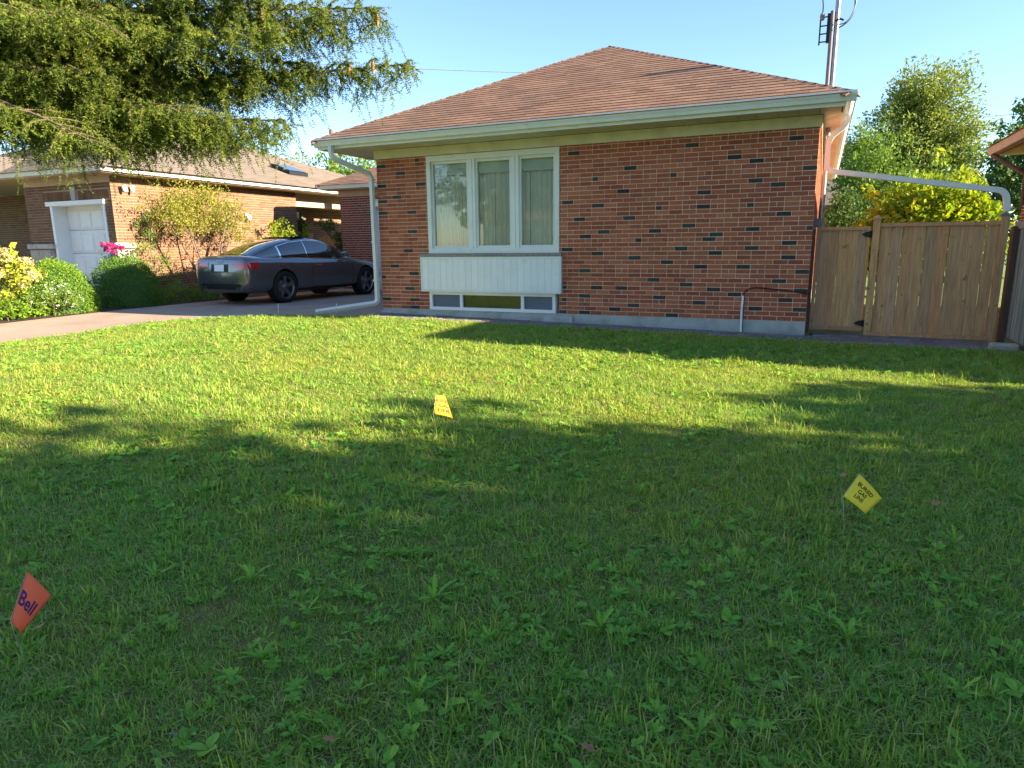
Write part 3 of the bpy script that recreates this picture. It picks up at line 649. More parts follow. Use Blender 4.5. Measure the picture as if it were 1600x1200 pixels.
# eaves and roof
MB().box(-18.4, -7.56, NY - .5, 3.2, 2.86, 2.89).box(-11.3, -7.56, 3.2, 14.4, 2.86, 2.89).build('soffit', 'tan_trim', nh)
MB().box(-8.995, NX - .21, 6.9, 13.9, 2.45, 2.86).build('recess_header', 'tan_trim', nh)
MB().box(-11.25, NX + .02, NY - .025, NY - .002, 2.70, 2.86).build('frieze_board', 'tan_trim', nh)
MB().prism([(NY - .5 + a, 2.89 + b) for a, b in [(0, .12), (0, 0), (-.07, 0), (-.115, .12)]], -18.5, -7.44, 'x').build('gutter', 'white_paint', nh)
MB().prism([(-7.56 + a, 2.89 + b) for a, b in [(0, .12), (0, 0), (.07, 0), (.115, .12)]], NY - .5, 14.5, 'y').build('gutter', 'white_paint', nh)
ne = [(-18.5, NY - .62, 3.0), (-7.42, NY - .62, 3.0), (-7.42, 14.6, 3.0), (-18.5, 14.6, 3.0)]; n0, n1 = (-12.9, 5.2, 4.95), (-12.9, 9.2, 4.95)
nr = MB().add([dn(p) for p in ne + [n0, n1]], [(0, 1, 4), (1, 2, 5, 4), (2, 3, 5), (3, 0, 4, 5), (3, 2, 1, 0)]).build('roof', 'roof_dark', nh)
shingles(nr, ne[0], ne[1], (n0, n0), m='shingle_grey', seed=31, tab=.33); shingles(nr, ne[1], ne[2], (n0, n1), m='shingle_grey', seed=32, tab=.33)
shingles(nr, ne[3], ne[0], (n1, n0), m='shingle_grey', seed=33, tab=.5, exposure=.2); shingles(nr, ne[2], ne[3], (n1, n1), m='shingle_grey', seed=34, tab=.5, exposure=.2)
for a, b in ((ne[1], n0), (ne[2], n1), (ne[0], n0)): hip_caps(nr, a, b, 'shingle_grey')
# skylight
def on_right_slope(x, y): return 3.0 + (-7.42 - x) * (1.95 / 5.48)
sk = MB(); xs0, xs1, y0, y1 = -9.6, -8.8, 7.6, 8.5
sk.hexa([(xs0, y0, on_right_slope(xs0, 0) - .05), (xs1, y0, on_right_slope(xs1, 0) - .05), (xs1, y1, on_right_slope(xs1, 0) - .05), (xs0, y1, on_right_slope(xs0, 0) - .05), (xs0, y0, on_right_slope(xs0, 0) + .14), (xs1, y0, on_right_slope(xs1, 0) + .14), (xs1, y1, on_right_slope(xs1, 0) + .14), (xs0, y1, on_right_slope(xs0, 0) + .14)])
skl = sk.build('skylight', 'car_black', nh)
MB().hexa([(xs0 + .08, y0 + .08, on_right_slope(xs0 + .08, 0) + .145), (xs1 - .08, y0 + .08, on_right_slope(xs1 - .08, 0) + .145), (xs1 - .08, y1 - .08, on_right_slope(xs1 - .08, 0) + .145), (xs0 + .08, y1 - .08, on_right_slope(xs0 + .08, 0) + .145), (xs0 + .08, y0 + .08, on_right_slope(xs0 + .08, 0) + .155), (xs1 - .08, y0 + .08, on_right_slope(xs1 - .08, 0) + .155), (xs1 - .08, y1 - .08, on_right_slope(xs1 - .08, 0) + .155), (xs0 + .08, y1 - .08, on_right_slope(xs0 + .08, 0) + .155)]).build('pane', 'car_glass', skl)
# small porch gable
MB().add([(-13.4, NY - .63, 3.02), (-11.2, NY - .63, 3.02), (-12.3, NY - .63, 3.55), (-13.4, 2.6, 3.02), (-11.2, 2.6, 3.02), (-12.3, 2.6, 3.55)], [(0, 1, 2), (0, 2, 5, 3), (1, 4, 5, 2), (3, 5, 4)]).build('porch_gable', 'shingle_grey', nh)
MB().add([(-13.5, NY - .68, 3.0), (-12.3, NY - .68, 3.58), (-11.1, NY - .68, 3.0), (-11.25, NY - .68, 3.0), (-12.3, NY - .68, 3.47), (-13.35, NY - .68, 3.0)], [(0, 5, 4, 1), (1, 4, 3, 2)]).build('gable_trim', 'white_paint', nh)
# recess window, wall lamps, porch
rwn = MB().box(-8.99, -8.93, 7.45, 8.25, .75, .82).box(-8.99, -8.93, 7.45, 8.25, 2.33, 2.40).box(-8.99, -8.93, 7.45, 7.52, .82, 2.33).box(-8.99, -8.93, 8.18, 8.25, .82, 2.33).build('side_window', 'cap_grey', nh)
MB().box(-8.985, -8.975, 7.52, 8.18, .82, 2.33).build('pane', 'car_glass', rwn)
def wall_lamp(x, y, z, parent):
    l = MB().box(x, x + .03, y - .06, y + .06, z - .08, z + .08).build('wall_lamp', 'white_paint', parent)
    MB().lathe([(.0, 0), (.06, 0), (.075, -.06), (.07, -.15), (0, -.15)], 10, (x + .10, y, z + .04)).build('lamp_body', 'white_paint', l)
wall_lamp(NX + .004, 4.75, 2.05, nh)
fl = MB().box(NX + .004, NX + .04, .9, 1.02, 2.50, 2.6).build('flood_light', 'white_paint', nh)
for d in (-.10, .12): MB().lathe([(0, 0), (.03, 0), (.05, .1), (.06, .16), (0, .15)], 10, (NX + .12, .96 + d, 2.48)).build('lamp_head', 'white_paint', fl)
MB().box(-11.9, -11.74, 1.1, 1.26, -.1, 2.86).build('porch_column', 'white_trim', nh)
pw = MB().box(-13.4, -11.7, 3.16, 3.21, .6, 2.2).build('porch_window', 'cap_grey', nh); MB().box(-13.3, -11.8, 3.15, 3.16, .7, 2.1).build('pane', 'car_glass', pw)
prl = MB().box(-14, -11.35, 1.12, 1.16, .86, .92).box(-14, -11.35, 1.12, 1.16, .06, .10).build('porch_railing', 'black_metal', nh)
bal = boxes_mesh('baluster', [(-.01, .01, -.01, .01, 0, .78)]); bal.materials.append(MATS['black_metal'])
for i in range(20): link(bpy.data.objects.new('baluster', bal), prl, (-11.45 - i * .125, 1.14, .09))
MB().box(-18, -11.31, .95, 3.2, -.3, .02).build('porch_floor', 'concrete', nh)
# wooden side gate behind the car
ag = empty('arched_gate', (-7.2, 7.6, -.1), 'tan wooden garden gate with arched top behind the parked car', 'gate')
MB().prism([(-8.0, -.1), (-6.6, -.1), (-6.6, 1.18)] + [(-7.3 + .7 * math.cos(t), 1.18 + .34 * math.sin(t)) for t in np.linspace(.2, math.pi - .2, 9)] + [(-8.0, 1.18)], 7.55, 7.60, 'y').build('gate_leaf', 'wood', ag)
MB().box(-8.15, -6.45, 7.50, 7.545, 1.08, 1.20).build('gate_rail', 'wood', ag); MB().box(-8.12, -8.0, 7.5, 7.62, -.1, 1.6).build('gate_post', 'wood', ag); MB().box(-6.6, -6.48, 7.5, 7.62, -.1, 1.5).build('gate_post', 'wood', ag)
dfn = empty('dark_fence', (-6.05, 7.3, -.1), 'short dark slatted fence between the arched gate and garage', 'fence')
dm = boxes_mesh('board', [(0, .11, 0, .02, 0, 1.35)], [0.]); dm.materials.append(MATS['wood_dark'])
for i in range(6): link(bpy.data.objects.new('board', dm), dfn, (-6.42 + i * .135, 7.3, -.1))
MB().box(-6.45, -5.62, 7.25, 7.298, 1.18, 1.26).build('rail', 'wood_dark', dfn); dfn.location += Vector((-.42, 0, 0))

# ------------------------------------------------------------------ neighbour's house on the right
rh = empty('brick_bungalow', (15, 2.5, -.2), 'red brick house beyond the old picket fence with low overhanging eave', 'house')
rwl = MB().box(10.907, 11.15, -1.4, 6.7, -.4, 2.85).box(11.15, 20, -1.393, -1.2, -.4, 2.85).box(11.15, 20, 6.5, 6.69, -.4, 2.85).box(19.8, 20, -1.2, 6.5, -.4, 2.85).build('wall', 'mortar', rh)
wall_bricks(rwl, (10.9, 6.7, -.3), R(-90), 8.1, 46, m='garage_brick', seed=41, pattern=False)
wall_bricks(rwl, (10.9, -1.4, -.3), 0, 9.1, 46, m='garage_brick', seed=42, pattern=False)
MB().box(10.42, 20.5, -1.9, 7.1, 2.86, 2.89).build('soffit', 'tan_trim', rh)
MB().box(10.38, 10.42, -1.94, 7.14, 2.84, 3.02).box(10.42, 20.5, -1.94, -1.9, 2.84, 3.02).build('fascia', 'wood_dark', rh)
MB().prism([(10.378 + a, 2.88 + b) for a, b in [(0, .14), (0, 0), (-.07, 0), (-.115, .14)]], -1.95, 7.2, 'y').build('gutter', 'tan_trim', rh)
MB().tube([(10.33, 6.9, 2.86), (10.6, 6.6, 2.6), (10.84, 6.4, 2.4), (10.85, 6.4, 1.8)], .05, 8).build('downspout', 'wood_dark', rh)
re_ = [(10.28, -2.0, 3.03), (20.6, -2.0, 3.03), (20.6, 7.2, 3.03), (10.28, 7.2, 3.03)]; q0, q1 = (14.9, 2.6, 4.55), (16.0, 2.6, 4.55)
rr_ = MB().add([dn(p) for p in re_ + [q0, q1]], [(0, 1, 5, 4), (1, 2, 5), (2, 3, 4, 5), (3, 0, 4), (3, 2, 1, 0)]).build('roof', 'roof_dark', rh)
rh.location += Vector((.22, 0, 0))
shingles(rr_, re_[3], re_[0], (q0, q0), seed=43, tab=.4, exposure=.18); shingles(rr_, re_[0], re_[1], (q0, q1), seed=44, tab=.4, exposure=.18)

# ------------------------------------------------------------------ the parked coupe
def make_car(loc, rz):
    car = empty('parked_car', loc, 'dark grey blue two-door coupe parked on the driveway beside the house', 'car', rz=rz)
    ST = [(-2.315, .64, .37, .60, .63), (-2.29, .80, .30, .78, .86), (-2.25, .86, .26, .90, .99), (-2.15, .885, .24, .915, 1.012), (-1.85, .90, .22, .91, .995), (-1.30, .925, .21, .905, .975),
          (-.5, .915, .20, .875, .945), (.4, .913, .20, .855, .93), (1.0, .915, .20, .845, .925), (1.45, .918, .21, .815, .885), (1.9, .885, .22, .73, .80), (2.18, .78, .24, .61, .68), (2.30, .58, .30, .50, .54)]
    V = []; F = []
    for (y, w_, zb, zs, zt) in ST:
        half = [(0, zb), (.72 * w_, zb), (.93 * w_, zb + .05), (.985 * w_, zb + .18), (w_, (zb + zs) / 2 + .04), (.99 * w_, zs - .07), (.955 * w_, zs), (.82 * w_, zt - .012), (.42 * w_, zt + .004), (0, zt + .008)]
        ring = [(x, y, z) for x, z in half] + [(-x, y, z) for x, z in half[-2:0:-1]]
        V += ring
    n = 18
    for i in range(len(ST) - 1):
        for k in range(n): F.append((i * n + k, i * n + (k + 1) % n, (i + 1) * n + (k + 1) % n, (i + 1) * n + k))
    F.append(tuple(range(n - 1, -1, -1))); F.append(tuple(range((len(ST) - 1) * n, len(ST) * n)))
    def eval_mesh(V, F, cuts=(), lv=2):
        me = bpy.data.meshes.new('tmp'); me.from_pydata(V, [], F); bm = bmesh.new(); bm.from_mesh(me); bmesh.ops.recalc_face_normals(bm, faces=bm.faces[:]); bm.to_mesh(me); bm.free()
        o = bpy.data.objects.new('tmp', me); col.objects.link(o)
        s = o.modifiers.new('s', 'SUBSURF'); s.levels = lv; s.render_levels = lv
        tmp = []
        for c in cuts:
            cm = bpy.data.meshes.new('cut'); b = bmesh.new(); bmesh.ops.create_cone(b, cap_ends=True, segments=40, radius1=c[3], radius2=c[3], depth=.34, matrix=Matrix.Translation(c[:3]) @ Matrix.Rotation(R(90), 4, 'Y')); b.to_mesh(cm); b.free()
            co = bpy.data.objects.new('cut', cm); col.objects.link(co); tmp.append(co)
            bo = o.modifiers.new('b', 'BOOLEAN'); bo.object = co; bo.operation = 'DIFFERENCE'; bo.solver = 'EXACT'
        dg = bpy.context.evaluated_depsgraph_get(); dg.update()
        r = bpy.data.meshes.new_from_object(o.evaluated_get(dg))
        for t in tmp + [o]: bpy.data.objects.remove(t)
        return r
    AX = (-1.305, 1.445); WZ = .336
    body = eval_mesh(V, F, [(sx * .86, ay, WZ + .01, .375) for sx in (-1, 1) for ay in AX])
    body.polygons.foreach_set('use_smooth', np.ones(len(body.polygons), bool)); body.name = 'body'
    bo = nobj('body', body, 'car_paint', car, local=True)
    try: body.set_sharp_from_angle(angle=R(38))
    except Exception: pass
    # cabin
    CS = [(-2.04, .58, .97, .54, .995), (-1.75, .65, .94, .55, 1.075), (-1.30, .71, .90, .55, 1.235), (-.85, .745, .90, .545, 1.335), (-.35, .755, .89, .555, 1.382), (.10, .755, .88, .56, 1.362), (.50, .755, .88, .58, 1.265), (.88, .75, .88, .61, 1.085), (1.2, .72, .88, .64, .93)]
    V2 = []; F2 = []
    for (y, wb, zb, wt, zr) in CS:
        h = [(wb, zb - .06), (wb * .985, zb + .25 * (zr - zb)), (wt + .45 * (wb - wt), zb + .62 * (zr - zb)), (wt + .03, zr - .06), (wt - .07, zr - .012), (.28, zr + .008), (0, zr + .012)]
        V2 += [(x, y, z) for x, z in h] + [(-x, y, z) for x, z in h[-2::-1]]
    n2 = 13
    for i in range(len(CS) - 1):
        for k in range(n2 - 1): F2.append((i * n2 + k, i * n2 + k + 1, (i + 1) * n2 + k + 1, (i + 1) * n2 + k))
    cab = eval_mesh(V2, F2, (), 2); cab.polygons.foreach_set('use_smooth', np.ones(len(cab.polygons), bool)); cab.name = 'cabin'
    nobj('cabin', cab, 'car_paint', car, local=True)
    def tree(me): return BVHTree.FromPolygons([v.co for v in me.vertices], [tuple(p.vertices) for p in me.polygons])
    tb, tc = tree(body), tree(cab)
    def panel(name, m, rows, tr, parent=None, off=.006):
        """rows: list of rows of (origin, direction); each is cast on to the surface and lifted off it"""
        V = []; nrow = len(rows[0])
        for row in rows:
            for o_, d_ in row:
                h = tr.ray_cast(Vector(o_), Vector(d_).normalized())
                if h[0] is None: h = tr.find_nearest(Vector(o_))
                nn = h[1] if h[1].dot(Vector(d_)) < 0 else -h[1]
                V.append(tuple(h[0] + nn * off))
        F = [(j * nrow + i, j * nrow + i + 1, (j + 1) * nrow + i + 1, (j + 1) * nrow + i) for j in range(len(rows) - 1) for i in range(nrow - 1)]
        me = np_mesh(name, V, F, None, True)
        return nobj(name, me, m, parent or car, local=True)
    def roof_z(y): return float(np.interp(y, [c[0] for c in CS], [c[4] for c in CS]))
    for s in (1, -1):
        def side_rows(ys, lo, hi, k=7): return [[((s * 1.5, y, lo(y) + (hi(y) - lo(y)) * t / k), (-s, 0, 0)) for y in ys] for t in range(k + 1)]
        lo = lambda y: .935 - .012 * y; hi = lambda y: max(lo(y) + .004, min(roof_z(y) - .075, 1.31))
        panel('window_trim', 'chrome', side_rows(np.linspace(-1.24, .93, 30), lambda y: lo(y) - .016, lambda y: hi(y) + .014), tc, off=.004)
        panel('side_window', 'car_glass', side_rows(np.linspace(-1.19, -.45, 14), lo, hi), tc, off=.009)
        panel('side_window', 'car_glass', side_rows(np.linspace(-.42, .86, 18), lo, hi), tc, off=.009)
        # door gap, sill, handle
        for y0, y1, z0, z1 in ((-.47, -.455, .30, .90), (.93, .945, .30, .86)):
            panel('door_gap', 'car_black', [[((s * 1.5, y0 + (y1 - y0) * a - .12 * (z - .6) ** 2, z), (-s, 0, 0)) for a in (0, 1)] for z in np.linspace(z0, z1, 9)], tb, off=.003)
        panel('door_gap', 'car_black', [[((s * 1.5, y, z), (-s, 0, 0)) for z in (.285, .297)] for y in np.linspace(-.47, .93, 16)], tb, off=.003)
        hd = panel('door_handle', 'chrome', [[((s * 1.5, y, z), (-s, 0, 0)) for y in np.linspace(-.36, -.16, 6)] for z in (.765, .775, .79)], tb, off=.022)
        panel('side_skirt', 'car_black', [[((s * 1.5, y, z), (-s, .0, .0)) for y in np.linspace(-.9, 1.04, 20)] for z in (.245, .265, .285)], tb, off=.006)
        MB().hexa([(s * .80, .62, .93), (s * .98, .60, .93), (s * 1.0, .73, .95), (s * .82, .78, .95), (s * .80, .63, 1.04), (s * .97, .61, 1.06), (s * .985, .72, 1.05), (s * .82, .77, 1.03)]).build('mirror', 'car_paint', car, local=True, bevel=.025)
        # tail lamp wrapping round the corner
        cx, cy = s * .40, -1.72
        def wrap(z0f, z1f, a0, a1, kz=5, ka=14):
            return [[((cx + s * 1.4 * math.sin(a), cy - 1.4 * math.cos(a), z0f(a) + (z1f(a) - z0f(a)) * j / kz), (-s * math.sin(a), math.cos(a), 0)) for a in np.linspace(a0, a1, ka)] for j in range(kz + 1)]
        panel('tail_lamp', 'tail_red', wrap(lambda a: .735 + .10 * max(0, .30 - a) , lambda a: .868, -.05, 1.02), tb, off=.008)
        MB().tube([(s * .60, -2.31, .345), (s * .60, -2.20, .35)], .042, 12).tube([(s * .50, -2.31, .345), (s * .50, -2.20, .35)], .042, 12).build('exhaust', 'chrome', car, local=True)
    top = lambda xs, ys: [[((x, y, 2.5), (0, 0, -1)) for x in xs(y)] for y in ys]
    panel('rear_window', 'car_glass', top(lambda y: np.linspace(-1, 1, 15) * float(np.interp(y, [-1.95, -.85], [.565, .505])), np.linspace(-1.95, -.86, 18)), tc, off=.007)
    panel('windscreen', 'car_glass', top(lambda y: np.linspace(-1, 1, 13) * .57, np.linspace(.35, 1.16, 14)), tc, off=.007)
    panel('sunroof', 'car_glass', top(lambda y: np.linspace(-1, 1, 9) * .44, np.linspace(-.62, .18, 10)), tc, off=.012)
    MB().box(-.45, .45, -.66, -.6, 1.335, 1.375).box(-.45, .45, -.6, -.2, 1.385, 1.395).build('sunroof_deflector', 'car_black', car, local=True)
    rear = lambda xs, zs: [[((x, -3.2, z), (0, 1, 0)) for x in xs] for z in zs]
    panel('boot_gap', 'car_black', rear(np.linspace(-.52, .52, 17), (.655, .668)), tb, off=.004)
    panel('plate_recess', 'car_black', rear(np.linspace(-.27, .27, 9), np.linspace(.675, .835, 6)), tb, off=.003)
    panel('number_plate', 'plate', rear(np.linspace(-.155, .155, 5), np.linspace(.69, .825, 3)), tb, off=.016)
    panel('bumper_insert', 'car_black', rear(np.linspace(-.62, .62, 21), np.linspace(.325, .435, 6)), tb, off=.006)
    panel('bumper_strip', 'chrome', rear(np.linspace(-.66, .66, 21), (.445, .455)), tb, off=.006)
    panel('boot_lip', 'car_black', rear(np.linspace(-.55, .55, 15), (.935, .943)), tb, off=.004)
    zc = .885; h = tb.ray_cast(Vector((0, -3.2, zc)), Vector((0, 1, 0)))
    for i in range(4):
        rg = MB(); ring = [Vector(((i - 1.5) * .046 + .030 * math.cos(t), h[0].y - .012, zc + .030 * math.sin(t))) for t in np.linspace(0, 2 * math.pi, 17)]
        rg.tube(ring, .004, 5, caps=False).build('emblem_ring', 'chrome', car, local=True)
    panel('badge', 'chrome', rear((-.47, -.40), (.705, .725)), tb, off=.006)
    # wheels
    for s in (1, -1):
        for ay in AX:
            x0 = s * .81; wrad = .338
            wh = bpy.data.objects.new('wheel', None); link(wh, car, (x0, ay, WZ), local=True)
            f = lambda l: [(r_, s * h_) for r_, h_ in l]
            MB().lathe(f([(.235, -.09), (.30, -.115), (.328, -.095), (wrad, -.06), (wrad, .06), (.328, .095), (.30, .108), (.245, .10), (.235, .07)]), 36, axis='x').build('tyre', 'tyre', wh, local=True)
            rm = MB().lathe(f([(.236, -.08), (.225, .02), (.232, .085), (.244, .092), (.246, .08)]), 36, axis='x')
            rm.lathe(f([(.0, .062), (.045, .06), (.06, .045), (.06, .0)]), 20, axis='x')
            for k in range(5):
                for dd in (-.13, .13):
                    a = 2 * math.pi * k / 5 + .3; a2 = a + dd; pr = Vector((0, -math.sin(a), math.cos(a)))
                    p0 = Vector((s * .048, math.cos(a + dd * .6) * .045, math.sin(a + dd * .6) * .045)); p1 = Vector((s * .075, math.cos(a2) * .23, math.sin(a2) * .23)); wd = .016
                    q = [p0 - pr * wd, p0 + pr * wd, p1 + pr * wd * 1.3, p1 - pr * wd * 1.3]
                    bk = Vector((-s * .03, 0, 0)); rm.hexa([v + bk for v in q] + q)
            rm.build('rim', 'rim', wh, local=True)
            MB().lathe(f([(.0, -.02), (.15, -.02), (.16, 0), (.15, .012), (.0, .012)]), 28, axis='x').build('brake_disc', 'cap_grey', wh, local=True)
            MB().lathe(f([(.36, -.13), (.372, .02)]), 30, axis='x').lathe(f([(0, -.13), (.36, -.13)]), 30, axis='x').build('wheel_well', 'car_black', wh, local=True)
    return car
CARX, CARY = -4.68, 3.08
make_car((CARX, CARY, gz(-4, 2) - .012 + .002), R(-4.1)).scale = (1.035, 1.035, 1.09)

# ------------------------------------------------------------------ foliage helpers
def leaf_mesh(name, P, size, seed, flat=0., outward=None, aspect=.55, jitter=.35):
    """one folded leaf (two triangles) at every point"""
    r = np.random.default_rng(seed); n = len(P)
    d = r.normal(size=(n, 3)); d[:, 2] *= 1 - flat
    if outward is not None: d = d * .9 + outward * 1.1
    d /= np.linalg.norm(d, axis=1, keepdims=True) + 1e-9
    a = r.normal(size=(n, 3)); s = np.cross(d, a); s /= np.linalg.norm(s, axis=1, keepdims=True) + 1e-9
    L = size * (1 + jitter * r.normal(size=(n, 1))).clip(.4, 1.9); W = L * aspect / 2
    up = np.cross(s, d)
    b = P - d * L * .5; t = P + d * L * .5; m = P + up * L * .08
    V = np.stack([b, m - s * W, t, m + s * W], 1).reshape(-1, 3); F = np.arange(4 * n).reshape(-1, 4)
    return np_mesh(name, V, F, r.random(n))
def clump_points(c, rad, ncl, per, cr, seed, shell=.55, squash=1., lump=.22):
    r = np.random.default_rng(seed); d = r.normal(size=(ncl, 3)); d /= np.linalg.norm(d, axis=1, keepdims=True)
    rr = (shell + (1 - shell) * r.random((ncl, 1)) ** .6) * (1 + lump * r.normal(size=(ncl, 1))).clip(.55, 1.35)
    C = d * rr * np.array(rad) + np.array(c)
    k = r.normal(size=(ncl, per, 3)); k /= np.linalg.norm(k, axis=2, keepdims=True); k *= cr * r.random((ncl, per, 1)) ** .45
    k[:, :, 2] *= squash
    P = (C[:, None] + k).reshape(-1, 3); out = (P - np.array(c)); out /= np.linalg.norm(out, axis=1, keepdims=True) + 1e-9
    return P, out
def limbs(mbx, base, top, r0, nbr, spread, seed, lo=.35):
    r = random.Random(seed); base, top = Vector(base), Vector(top)
    mid = base.lerp(top, .5) + Vector((r.uniform(-.1, .1), r.uniform(-.1, .1), 0)) * (top - base).length * .3
    pts = bez(base, mid, top, 8); mbx.tube(pts, [r0 * (1 - .75 * i / 8) for i in range(9)], 8)
    for i in range(nbr):
        t = lo + (1 - lo) * (i + r.random()) / nbr; p = pts[min(7, int(t * 8))]; a = r.uniform(0, 6.28); l = spread * (1.15 - .6 * t) * r.uniform(.7, 1.1)
        q = p + Vector((math.cos(a) * l, math.sin(a) * l, l * r.uniform(.4, .9))); m_ = p.lerp(q, .5) + Vector((0, 0, -.08 * l))
        mbx.tube(bez(p, m_, q, 5), [r0 * (.45 - .35 * j / 5) * (1.1 - .5 * t) for j in range(6)], 6)
def plant(name, label, cat, base, crown, m, leaf, ncl, per, cr, seed, trunk=None, group=None, shell=.55, aspect=.55, flat=0., lump=.22, squash=.8, minz=None):
    """crown list of (center, radii, share)"""
    t = empty(name, base, label, cat, group)
    tb_ = MB(); nb, r0, sp = trunk or (3, .02, .3)
    topc = Vector(crown[0][0]); limbs(tb_, base, topc + Vector((0, 0, crown[0][1][2] * .5)), r0, nb, sp, seed)
    tb_.build('trunk' if r0 > .05 else 'stem', 'bark', t)
    Ps = []; Os = []
    for i, (c, rad, sh) in enumerate(crown):
        P, O = clump_points(c, rad, max(3, int(ncl * sh)), per, cr, seed * 13 + i, shell, squash, lump); Ps.append(P); Os.append(O)
    P = np.concatenate(Ps); O = np.concatenate(Os)
    if minz is not None: k = P[:, 2] > minz; P = P[k]; O = O[k]
    nobj('crown' if r0 > .05 else 'foliage', leaf_mesh('leaves', P, leaf, seed, flat, O, aspect), m, t)
    return t
def B(x, y): return (x, y, gz(x, y))

# ------------------------------------------------------------------ shrubs and flowers along the neighbour's drive
def dome_shrub(name, label, c, rad, m, n, leaf, seed):
    t = empty(name, B(c[0], c[1]), label, 'shrub', 'clipped round shrubs beside the driveway')
    r = np.random.default_rng(seed); d = r.normal(size=(n, 3)); d[:, 2] = np.abs(d[:, 2]) * 1.1 - .12; d /= np.linalg.norm(d, axis=1, keepdims=True)
    lum = 1 + .16 * (vnoise(d[:, 0] * 3 + 9, d[:, 1] * 3 + d[:, 2] * 4 + 9, seed) - .5) + .09 * (vnoise(d[:, 0] * 9 + 20, d[:, 1] * 9 + d[:, 2] * 9 + 20, seed) - .5)
    depth = 1 - .16 * r.random(n) ** 2 + .022 * r.normal(size=n)
    P = d * (lum * depth)[:, None] * np.array(rad) + np.array((c[0], c[1], gz(c[0], c[1])))
    P = P[P[:, 2] > gz(c[0], c[1]) - .01]; O = (P - np.array((c[0], c[1], 0.))); O /= np.linalg.norm(O, axis=1, keepdims=True)
    nobj('foliage', leaf_mesh('leaves', P, leaf, seed, 0, O, .5), m, t)
    mbs = MB(); 
    for i in range(7):
        a = i * .9; limbs(mbs, (c[0] + .08 * math.cos(a), c[1] + .08 * math.sin(a), gz(c[0], c[1])), (c[0] + rad[0] * .6 * math.cos(a), c[1] + rad[1] * .6 * math.sin(a), rad[2] * .7), .015, 4, .3, i)
    mbs.build('stem', 'bark', t)
    core = MB(); core.lathe([(.80 * rad[0] * math.cos(p), gz(c[0], c[1]) + .86 * rad[2] * math.sin(p)) for p in np.linspace(0, 1.5, 8)], 18, (c[0], c[1], 0)); core.build('inner_foliage', 'deepgreen', t)
dome_shrub('round_shrub', 'dark shade-toned green dome shaped shrub standing nearest to the parked car', (-6.95, -.08), (.78, .76, 1.10), 'shaded_boxwood', 17000, .034, 51)
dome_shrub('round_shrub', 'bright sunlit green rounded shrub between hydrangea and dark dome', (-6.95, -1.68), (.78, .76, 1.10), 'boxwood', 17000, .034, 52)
hy = empty('hydrangea_bush', B(-7.1, -2.95), 'yellowing hydrangea bush with pale dried flower heads at left edge', 'shrub')
P, O = clump_points((-7.1, -2.95, .48), (.72, 1.0, .72), 110, 26, .16, 61, .6); kk = P[:, 2] > -.1
nobj('foliage', leaf_mesh('leaves', P[kk], .10, 61, 0, O[kk], .62), 'hydrangea', hy)
mbs = MB(); [limbs(mbs, (-7.1 + .1 * math.cos(i), -2.95 + .1 * math.sin(i), -.12), (-7.1 + .5 * math.cos(i), -2.95 + .7 * math.sin(i), .85), .012, 3, .3, 70 + i) for i in range(7)]; mbs.build('stem', 'bark', hy)
rr = np.random.default_rng(66); fh = []
for i in range(46):
    d = rr.normal(size=3); d[2] = abs(d[2]); d[0] = abs(d[0]) * rr.choice((1, 1, -.4)); d /= np.linalg.norm(d); c = np.array((-7.1, -2.95, .46)) + d * np.array((.78, 1.06, .76))
    q = rr.normal(size=(70, 3)); q /= np.linalg.norm(q, axis=1, keepdims=True)
    sz = rr.uniform(.065, .105); me = leaf_mesh('flower_head', q * np.array((sz, sz, sz * .72)), .035, 600 + i, 0, q, .9); o = nobj('flower_head', me, 'bloom', hy, tuple(c))
wf = plant('white_flower_plant', 'small white flowering plant at the driveway edge before round shrub', 'plant', B(-6.2, -2.2), [((-6.2, -2.2, .18), (.26, .55, .24), 1)], 'midgreen', .05, 60, 22, .10, 81, (6, .008, .2), minz=-.1)
q, o2 = clump_points((-6.15, -2.15, .24), (.26, .5, .24), 40, 7, .05, 82, .8); nobj('blossom', leaf_mesh('blossom', q[q[:, 2] > 0], .022, 83, 0, None, .9), 'white_bloom', wf)
gc = plant('ground_cover_plant', 'leafy yellow green ground cover below the hydrangea', 'plant', B(-6.3, -3.0), [((-6.3, -3.05, .06), (.22, .75, .18), 1)], 'boxwood', .06, 70, 22, .11, 84, (4, .008, .2), minz=-.12)
pf = plant('pink_flower_plant', 'magenta flowers above the dark round shrub before garage door', 'plant', B(-7.55, .12), [((-7.55, .12, .72), (.22, .22, .5), 1)], 'deepgreen', .05, 40, 20, .10, 85, (5, .012, .25), minz=-.1)
q, o2 = clump_points((-7.5, .1, 1.17), (.17, .22, .13), 20, 30, .06, 86, .7); nobj('blossom', leaf_mesh('blossom', q, .04, 87, 0, None, .9), 'pink_bloom', pf)
plant('low_bed_plant', 'low dark green bed planting between round shrub and parked car', 'plant', B(-6.75, 1.5), [((-6.8, 1.5, .0), (.55, 1.0, .26), 1)], 'midgreen', .06, 110, 22, .13, 88, (5, .008, .2), minz=-.13)
